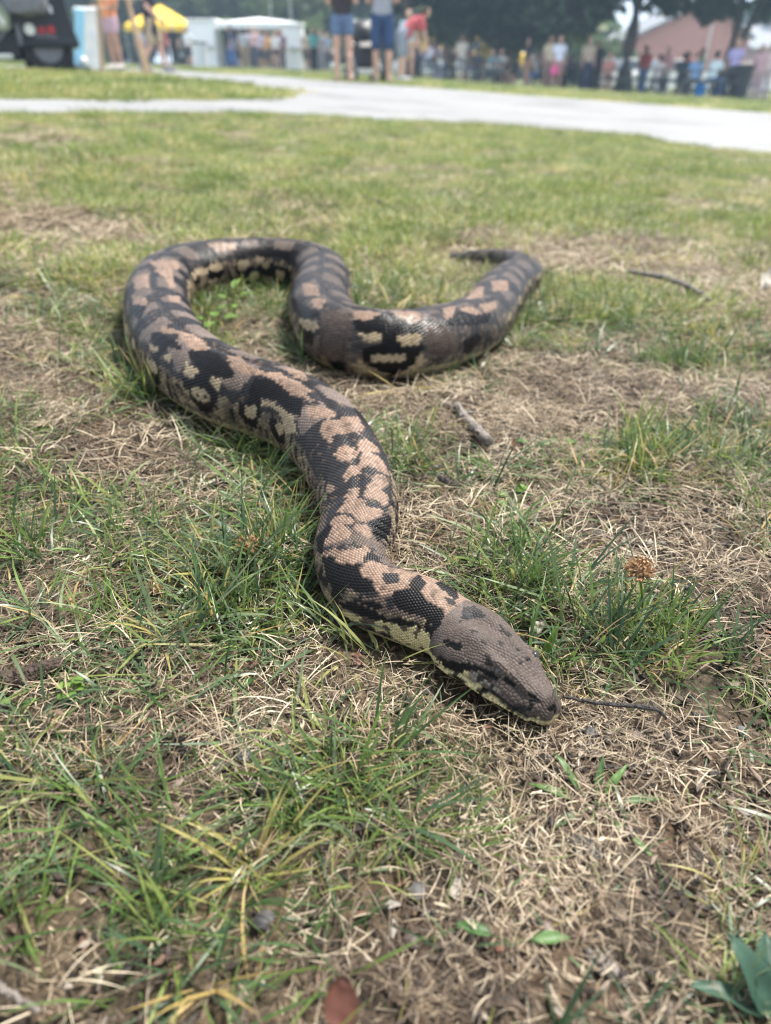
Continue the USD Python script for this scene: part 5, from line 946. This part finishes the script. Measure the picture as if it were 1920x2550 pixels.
# ---------------------------------------------------------------- single things lying on the lawn in front
def gxyz(px, py, up=0.0):
    p = at(px, py); return np.array([p[0], p[1], float(gz(np.array([p[0]]), np.array([p[1]]))[0]) + up])
mat('twig_grey', (.17, .145, .125), rough=.8, noise=.4, scale=120, bump=.5, bscale=400); mat('twig_dark', (.035, .028, .026), rough=.7, noise=.4, scale=150, bump=.5, bscale=500); mat('wood_rot', (.075, .05, .036), rough=.85, noise=.55, scale=90, bump=.8, bscale=300)
mat('leaf_brown', (.13, .06, .035), rough=.55, noise=.3, scale=90); mat('leaf_tan', (.22, .145, .095), rough=.6, noise=.3, scale=90); mat('leaf_pale', (.34, .30, .24), rough=.6, noise=.2, scale=90); mat('leaf_red', (.12, .045, .03), rough=.4, noise=.25, scale=70)
leaf_mat('leaf_green', [(0, (.055, .12, .035)), (.5, (.075, .155, .04)), (1, (.11, .20, .05))], (.1, .2, .03), w=.35); leaf_mat('leaf_bright', [(0, (.13, .24, .04)), (.5, (.17, .29, .05)), (1, (.24, .34, .08))], (.1, .2, .03), w=.45); leaf_mat('leaf_bluegreen', [(0, (.03, .075, .05)), (1, (.05, .10, .065))], (.1, .2, .1), w=.25)
mat('pebble_grey', (.10, .096, .095), rough=.7, noise=.3, scale=160); mat('pebble_brown', (.065, .045, .036), rough=.6, noise=.35, scale=160); mat('pebble_pink', (.13, .095, .08), rough=.6, noise=.25, scale=160); mat('pebble_pale', (.085, .08, .075), rough=.7, noise=.2, scale=160); mat('pebble_dark', (.05, .046, .045), rough=.65, noise=.4, scale=160)
mat('seed_brown', (.27, .155, .075), rough=.8, noise=.35, scale=200); mat('bark_chip', (.15, .065, .04), rough=.8, noise=.4, scale=140, bump=.5, bscale=400)
def rough_path(pts, n, rng, wob):
    p = np.array(pts, float); t = np.linspace(0, 1, len(p)); q = np.linspace(0, 1, n)
    c = np.stack([PchipInterpolator(t, p[:, k])(q) if len(p) > 2 else np.interp(q, t, p[:, k]) for k in range(3)], -1); c[1:-1] += rng.normal(0, wob, (n - 2, 3)); return c
def stick(pix, rads, material, label, name='twig', cat='twig', lift=.5, wob=.0006, seed=0, knots=0):
    rng = np.random.default_rng(seed); r = np.array(rads, float); pts = [gxyz(px, py) for px, py in pix]; n = 26
    for k, p in enumerate(pts): p[2] += np.interp(k / (len(pts) - 1), np.linspace(0, 1, len(r)), r) * lift + .002
    o = pts[0].copy(); c = rough_path(pts, n, rng, wob) - o; rr = np.interp(np.linspace(0, 1, n), np.linspace(0, 1, len(r)), r) * rng.uniform(.82, 1.15, n)
    t = thing(name, label, cat, o); obj('stem', tube(c, rr, 9), material, t, smooth=True)
    for k in range(knots):
        i = int(rng.integers(4, n - 4)); d = rng.normal(0, 1, 3); d[2] = abs(d[2]) * .5; d /= np.linalg.norm(d); obj('stub', tube([c[i], c[i] + d * rr[i] * 1.6, c[i] + d * rr[i] * 2.6], [rr[i] * .5, rr[i] * .38, rr[i] * .2], 7), material, t, smooth=True)
    return t
def sheet(L, W, fn, n=10, m=5, curl=0.0, cup=0.0, wave=0.0, seed=0, thick=.0003):
    """A leaf: length L along +x, outline fn(t) in 0..1, bent along its length by curl and across by cup."""
    t = np.linspace(0, 1, n + 1); u = np.linspace(-1, 1, m)
    T, U = np.meshgrid(t, u, indexing='ij'); w = fn(T) * W / 2; a = curl * T
    x = np.where(abs(curl) > 1e-3, np.sin(a) / (curl if abs(curl) > 1e-3 else 1), T) * L; z = (np.where(abs(curl) > 1e-3, (1 - np.cos(a)) / (curl if abs(curl) > 1e-3 else 1), 0)) * L
    z = z + cup * np.abs(U) ** 1.5 * w + wave * L * (meshkit.noise(np.stack([T * 5 + seed, U * 2, 0 * T], -1), 3) - .5); y = U * w
    v = np.stack([x, y, z], -1).reshape(-1, 3); I, J = np.meshgrid(np.arange(n), np.arange(m - 1), indexing='ij'); b = (I * m + J).ravel(); f = np.stack([b, b + m, b + m + 1, b + 1], -1)
    k = len(v); v = np.vstack([v, v - (0, 0, thick)]); f = np.vstack([f, f[:, ::-1] + k]); return trimesh.Trimesh(v, np.vstack([f[:, [0, 1, 2]], f[:, [0, 2, 3]]]), process=False)
ovate = lambda t: np.sin(PI * np.clip(t, 0, 1) ** .8) ** .8 + .02
lance = lambda t: np.clip(np.minimum(.5 + 2.5 * t, 1) * (1 - np.clip(t - .35, 0, 1) ** 1.6 * 1.9), .03, 1)
round_ = lambda t: np.sqrt(np.clip(1 - (2 * t - 1) ** 2, 0, 1)) + .03
def ragged(seed): return lambda t: np.clip(np.sin(PI * np.clip(t, 0.03, .97)) ** .6 * (.75 + .5 * meshkit.noise(np.stack([t * 6 + seed, 0 * t, 0 * t], -1), seed)), .05, 1.2)
def place(m, p, yaw=0, pitch=0, roll=0):
    R = trimesh.transformations.euler_matrix(roll, -pitch, yaw, 'sxyz'); m.apply_transform(R); m.apply_translation(p); return m
def leaf(px, py, L, W, fn, material, label, yaw=0, pitch=.1, roll=0, curl=.3, cup=.1, wave=.15, seed=0, up=.003, name='fallen_leaf', cat='leaf', stalk=True):
    o = gxyz(px, py, up); t = thing(name, label, cat, o); obj('blade', place(sheet(L, W, fn, 14, 7, curl, cup, wave, seed), (0, 0, 0), yaw, pitch, roll), material, t, smooth=True)
    if stalk: obj('stalk', place(tube([(-.25 * L, 0, -.001), (-.1 * L, .01 * L, 0), (.0, 0, 0)], [.0006, .0007, .0006], 6), (0, 0, 0), yaw, pitch, roll), material, t, smooth=True)
def pebble(px, py, size, material, label, flat=.6, seed=0, sx=1.3, cat='pebble', name='pebble', sink=.55, yaw=0.0):
    m = trimesh.creation.icosphere(3, 1.0); v = m.vertices; v = v * (1 + .8 * (meshkit.fbm(v * 1.1 + seed * 7.3, 4, seed)[:, None] - .5)) * (sx, 1, flat) * size * .8; a = yaw; v = v @ np.array([[math.cos(a), math.sin(a), 0], [-math.sin(a), math.cos(a), 0], [0, 0, 1]])
    p = tag(obj(name, (v, m.faces), material, smooth=True), label, cat); UsdGeom.Xformable(p).AddTranslateOp().Set(Gf.Vec3d(*map(float, gxyz(px, py, size * flat * (1 - sink) + .002))))
stick([(1069, 985), (1100, 1008), (1135, 1030)], [.0014, .0024, .0032], 'twig_grey', 'thin grey twig pointing at the front curve of the snake', seed=1)
stick([(1136, 1030), (1150, 1058), (1178, 1092), (1214, 1132)], [.0034, .0042, .0048, .0062], 'twig_grey', 'stout broken grey stick lying right of the snake', name='stick', cat='stick', seed=2, knots=3, lift=1.7)
stick([(1560, 706), (1640, 728), (1700, 748), (1765, 772)], [.0040, .0050, .0048, .0030], 'twig_grey', 'long grey stick on the lawn beyond the tail on the right', name='stick', cat='stick', seed=3, lift=4.5, knots=2)
stick([(1096, 1203), (1116, 1212), (1135, 1222)], [.003, .0038, .0028], 'twig_dark', 'short black wood piece right of the neck bend', seed=4, wob=.0003); stick([(1146, 1167), (1162, 1158), (1180, 1150)], [.0018, .0026, .002], 'twig_dark', 'small dark grey chip just above the black wood piece', seed=5, wob=.0003)
stick([(1399, 1760), (1455, 1776), (1523, 1790), (1600, 1803), (1650, 1814)], [.0009, .0010, .0012, .0014, .0008], 'twig_dark', 'thin dark twig running right from the snout of the snake', seed=6, lift=6.5, wob=.0002)
stick([(-20, 1712), (60, 1692), (130, 1674), (190, 1648)], [.0050, .0058, .0046, .0016], 'wood_rot', 'rotten dark brown stick at the left edge above the clover', name='stick', cat='stick', seed=7, lift=.6)
stick([(170, 1640), (215, 1602), (262, 1568), (300, 1560)], [.0012, .0013, .0012, .001], 'twig_grey', 'slender pale twig leading up from the rotten stick', seed=8); stick([(-10, 2480), (50, 2506), (110, 2544)], [.0011, .0013, .0010], 'twig_grey', 'pale twig in the bottom left corner', seed=9, lift=5)
stick([(905, 500), (945, 520), (985, 534)], [.004, .005, .004], 'twig_dark', 'dark twig on the far lawn above the front curve of the snake', seed=10, lift=1.5); stick([(200, 2080), (213, 2060), (226, 2035)], [.0020, .0022, .0018], 'twig_dark', 'short dark stub of wood in the straw at lower left', seed=11)
stick([(618, 1955), (640, 1972), (662, 1985)], [.002, .0026, .002], 'twig_dark', 'black charred chip below the grey stone flake', seed=12); stick([(1455, 2390), (1500, 2420), (1560, 2455)], [.0016, .0034, .0014], 'twig_grey', 'grey strip of bark at lower right below the seedling', seed=13, lift=.4); stick([(540, 1540), (560, 1556), (590, 1560)], [.002, .0024, .001], 'twig_dark', 'curved dark stick end below the brown clover head', seed=14)
# dead leaves and bark
leaf(1288, 1140, .013, .010, ragged(3), 'leaf_brown', 'crumpled brown leaf right of the stout grey stick', 2.2, .5, .3, .8, seed=1); leaf(116, 1832, .013, .009, ragged(5), 'leaf_tan', 'tan dead leaf under the clover at the left edge', .9, .35, .3, .5, seed=2); leaf(600, 1672, .011, .0045, ragged(7), 'bark_chip', 'reddish bark sliver in the litter left of the neck', .25, .25, .1, .2, seed=3, stalk=False)
leaf(895, 1672, .0075, .0060, ragged(9), 'leaf_brown', 'small rusty leaf scrap below the yellow side of the neck', 1.8, .4, .2, .5, seed=4, stalk=False); leaf(1890, 745, .05, .035, ragged(11), 'leaf_pale', 'large pale dry leaf at the right edge beyond the tail', .5, .35, .3, .8, seed=5, up=.018); leaf(598, 1712, .010, .007, ovate, 'leaf_green', 'small green leaf with red tip in the litter left of the head', 0, .3, 0, .4, seed=6, name='weed_leaf')
leaf(851, 2580, .0195, .0125, ovate, 'leaf_red', 'red brown leaf standing up at the bottom edge', 1.62, .75, .15, .35, .2, .08, seed=7, up=.006); leaf(1296, 2204, .0075, .0065, ragged(13), 'leaf_tan', 'pale flat bark flake in the dirt below the broad blades', .4, .12, .1, .1, seed=8, stalk=False); leaf(700, 1912, .0085, .0065, round_, 'pebble_pale', 'round pale leaf disc right of the grey stone flake', .3, .2, .1, .3, .3, seed=9, stalk=False); leaf(480, 1838, .0065, .005, ragged(15), 'leaf_tan', 'light tan leaf scrap in the centre of the straw at left', .3, .2, .1, .2, seed=10, stalk=False)
# pebbles
for px, py, s, m, lab, fl, sd in ((612, 1892, .0040, 'pebble_grey', 'grey angular stone flake left of the pale leaf disc', .45, 1), (690, 1930, .0021, 'pebble_pink', 'tiny round pebble beside the pale leaf disc', .8, 2), (686, 1596, .0034, 'pebble_grey', 'grey mauve pebble in the litter left of the neck', .6, 3), (660, 2292, .0046, 'pebble_dark', 'dark smooth pebble by the lower left tuft', .6, 4), (1358, 2332, .0030, 'pebble_pink', 'pinkish pebble right of the broad seedling', .7, 5), (1023, 2345, .0038, 'pebble_brown', 'brown pebble left of the broad seedling', .6, 7), (1041, 2222, .0042, 'pebble_pale', 'light grey stone in the dirt left of centre at the bottom', .5, 8), (1156, 2306, .0030, 'pebble_pale', 'pale stone above the broad seedling', .6, 9),
                              (1526, 1446, .0062, 'pebble_brown', 'dark brown pebble left of the dry flower head on the right', .6, 10), (1490, 1412, .0050, 'pebble_brown', 'brown pebble further up left of the dry flower head', .6, 11), (1424, 1410, .0048, 'pebble_pink', 'mauve pebble above the grass right of the head', .6, 12), (357, 1356, .0075, 'pebble_pale', 'pale grey stone in the straw on the left', .45, 13), (1850, 1818, .0034, 'pebble_pale', 'pale pebble at the right edge below the green tuft', .6, 14), (1578, 1846, .0042, 'pebble_pink', 'pinkish brown stone below the thin dark twig', .5, 15), (420, 2370, .0026, 'pebble_brown', 'brown crumb of earth amid the bottom left tuft', .7, 16), (1240, 2380, .0020, 'bark_chip', 'rust red crumb below the broad seedling', .7, 17), (548, 1912, .0030, 'pebble_dark', 'black stone left of the grey stone flake', .6, 18), (1470, 1836, .0040, 'pebble_dark', 'black clod of earth below the snout twig', .6, 19)):
    pebble(px, py, s, m, lab, fl, sd, yaw=sd * 1.7)
# dry flower heads
def flower(px, py, size, label, stem_to=None, seed=0, up=.012):
    rng = np.random.default_rng(seed); base = gxyz(*(stem_to or (px, py)))
    if stem_to:
        d = math.hypot(base[0], base[1]); head = np.array([(px - 960) / _F * .0, 0, 0]); p = at(px, py); k = base[1] / p[1]; z = CAM_H + (p[2] - CAM_H) * k; head = np.array([p[0] * k, base[1], z])
    else: head = base + (0, 0, up)
    t = thing('seed_head', label, 'flower head', base); h = head - base; obj('stem', tube([(0, 0, 0), h * .5 + (.001, .001, 0), h], [.0009, .0008, .0009], 7), 'grass_green', t, smooth=True)
    core = trimesh.creation.icosphere(2, size * .55); core.apply_translation(h); obj('core', core, 'seed_brown', t, smooth=True); parts = []
    for _ in range(90):
        v = rng.normal(size=3); v[2] = abs(v[2]) * .8 - .15; v /= np.linalg.norm(v); q = h + v * size * .4; e = h + v * size * rng.uniform(.85, 1.25) + (0, 0, -.1 * size); parts.append(cyl(q, e, size * .05, 4, size * .11))
    tag(obj('florets', cat_(*parts), 'seed_brown', t, smooth=False), kind='stuff')
flower(1593, 1421, .0085, 'brown dry clover head on a stem in the right tuft', (1602, 1560), 1); flower(622, 1398, .0082, 'brown dry clover head in the tuft left of the neck', None, 2, .010); flower(379, 1474, .0060, 'flattened brown clover head left of the other one', None, 3, .006)
# weeds
def weed(px, py, leaves, label, material, name='seedling', h=.006, cat='weed', fold=.15):
    o = gxyz(px, py); t = thing(name, label, cat, o)
    for k, (yaw, L, W, fn, pitch, z) in enumerate(leaves):
        st = np.array([math.cos(yaw), math.sin(yaw), 0]) * L * .5; obj('stem', tube([(0, 0, 0), st * .3 + (0, 0, z * .6), st + (0, 0, z)], [.0006, .0005, .0004], 6), material, t, smooth=True); obj('leaf', place(sheet(L, W, fn, 10, 5, -.5, fold, .05, k), st + (0, 0, z), yaw, pitch), material, t, smooth=True)
weed(182, 1738, [(a, .0052, .0052, round_, .25, z) for a, z in ((.2, .008), (1.1, .009), (2.0, .007), (2.9, .009), (3.9, .006), (5.2, .008), (.7, .011))], 'bright clover seedling with round leaves at the left edge', 'leaf_bright')
weed(44, 1760, [(.3, .007, .0035, ovate, .3, .003), (2.9, .0075, .0038, ovate, .35, .003)], 'seedling with two pointed leaves at the left edge below the stick', 'leaf_green'); weed(1271, 2366, [(.1, .0165, .0050, ovate, .12, .004), (2.85, .0155, .0052, ovate, .22, .005)], 'seedling with two broad leaves at the lower centre right', 'leaf_green')
weed(1479, 2010, [(.15, .026, .0042, lance, .10, .001), (.75, .02, .004, lance, .55, .001), (1.2, .018, .0036, lance, .75, .001), (2.1, .021, .004, lance, .6, .001), (2.8, .022, .0045, lance, .35, .001), (3.6, .020, .0042, lance, .15, .001), (4.4, .015, .0035, lance, .1, .001), (5.4, .024, .0038, lance, .12, .001)], 'rosette of broad grass blades right of the fine tuft under the chin', 'leaf_green', 'grass_rosette', cat='grass plant')
weed(585, 800, [(a, L, W, ovate, p, z) for a, L, W, p, z in ((.3, .018, .008, .4, .035), (1.5, .018, .008, .7, .042), (2.6, .018, .008, .4, .03), (3.8, .016, .007, .3, .022), (5.0, .018, .008, .3, .026), (.9, .014, .007, .9, .046))], 'bright green weed growing inside the loop of the snake', 'leaf_bright', 'weed_plant'); weed(540, 835, [(a, .022, .013, ovate, .2, .02) for a in (.4, 1.8, 3.2, 4.6)], 'low bright weed beside the inner edge of the left loop', 'leaf_bright', 'weed_plant'); weed(1325, 1128, [(.3, .013, .010, round_, .15, .005), (2.6, .011, .008, round_, .3, .006)], 'pale round leaved weed right of the crumpled brown leaf', 'leaf_green', 'weed_plant'); weed(1400, 1118, [(.5, .012, .010, round_, .2, .006), (2.4, .012, .009, round_, .2, .006), (4.2, .011, .009, round_, .1, .005)], 'dark green round leaved weed further right of the brown leaf', 'leaf_green', 'weed_plant')
weed(1268, 1262, [(.5, .011, .009, round_, .4, .012), (2.2, .009, .008, round_, .3, .006), (3.9, .01, .008, round_, .2, .006)], 'small round leaved weed above the grass right of the neck', 'leaf_bright', 'weed_plant')
def big_blade(px, py, tip, W, material, label, bend=.2, name='grass_shoot', tilt=.6):
    """One broad blade from its foot at a pixel to its tip above another ground point."""
    o = gxyz(px, py); tx, ty, tzz = tip; e = np.array(tip, float); L = np.linalg.norm(e); yaw = math.atan2(ty, tx); pitch = math.atan2(tzz, math.hypot(tx, ty)); t = thing(name, label, 'grass', o)
    obj('blade', place(sheet(L, W, lance, 12, 5, -bend, .35, .01), (0, 0, 0), yaw, pitch, tilt), material, t, smooth=True)
big_blade(1352, 1632, (.0085, .006, .0235), .0052, 'leaf_bright', 'upright bright green blade close behind the right eye', .2); big_blade(776, 2078, (-.012, .016, .004), .0042, 'leaf_green', 'flat broad green blade lying in litter below the head tuft', .1, tilt=.1); big_blade(1858, 2490, (-.030, .022, .014), .0016, 'leaf_bright', 'yellow green stem slanting across the lower right corner', .05); big_blade(560, 1690, (.004, .0, .030), .0016, 'leaf_green', 'thin upright green blade in the litter left of the neck', .2)
leaf(1320, 1582, .012, .008, ovate, 'leaf_pale', 'pale green withered leaf behind the upright bright blade', .6, .4, .2, .4, seed=20, name='weed_leaf')
o = gxyz(1905, 2545); t = thing('dandelion_plant', 'dark blue green leaves poking in at the bottom right corner', 'weed', o)
for yaw, L, W, p in ((1.9, .030, .013, .9), (2.75, .030, .010, .45), (1.2, .03, .013, .6)): obj('leaf', place(sheet(L, W, ovate, 12, 7, -.5, .35, .08, int(yaw * 9)), (0, 0, .002), yaw, p, .3), 'leaf_bluegreen', t, smooth=True)
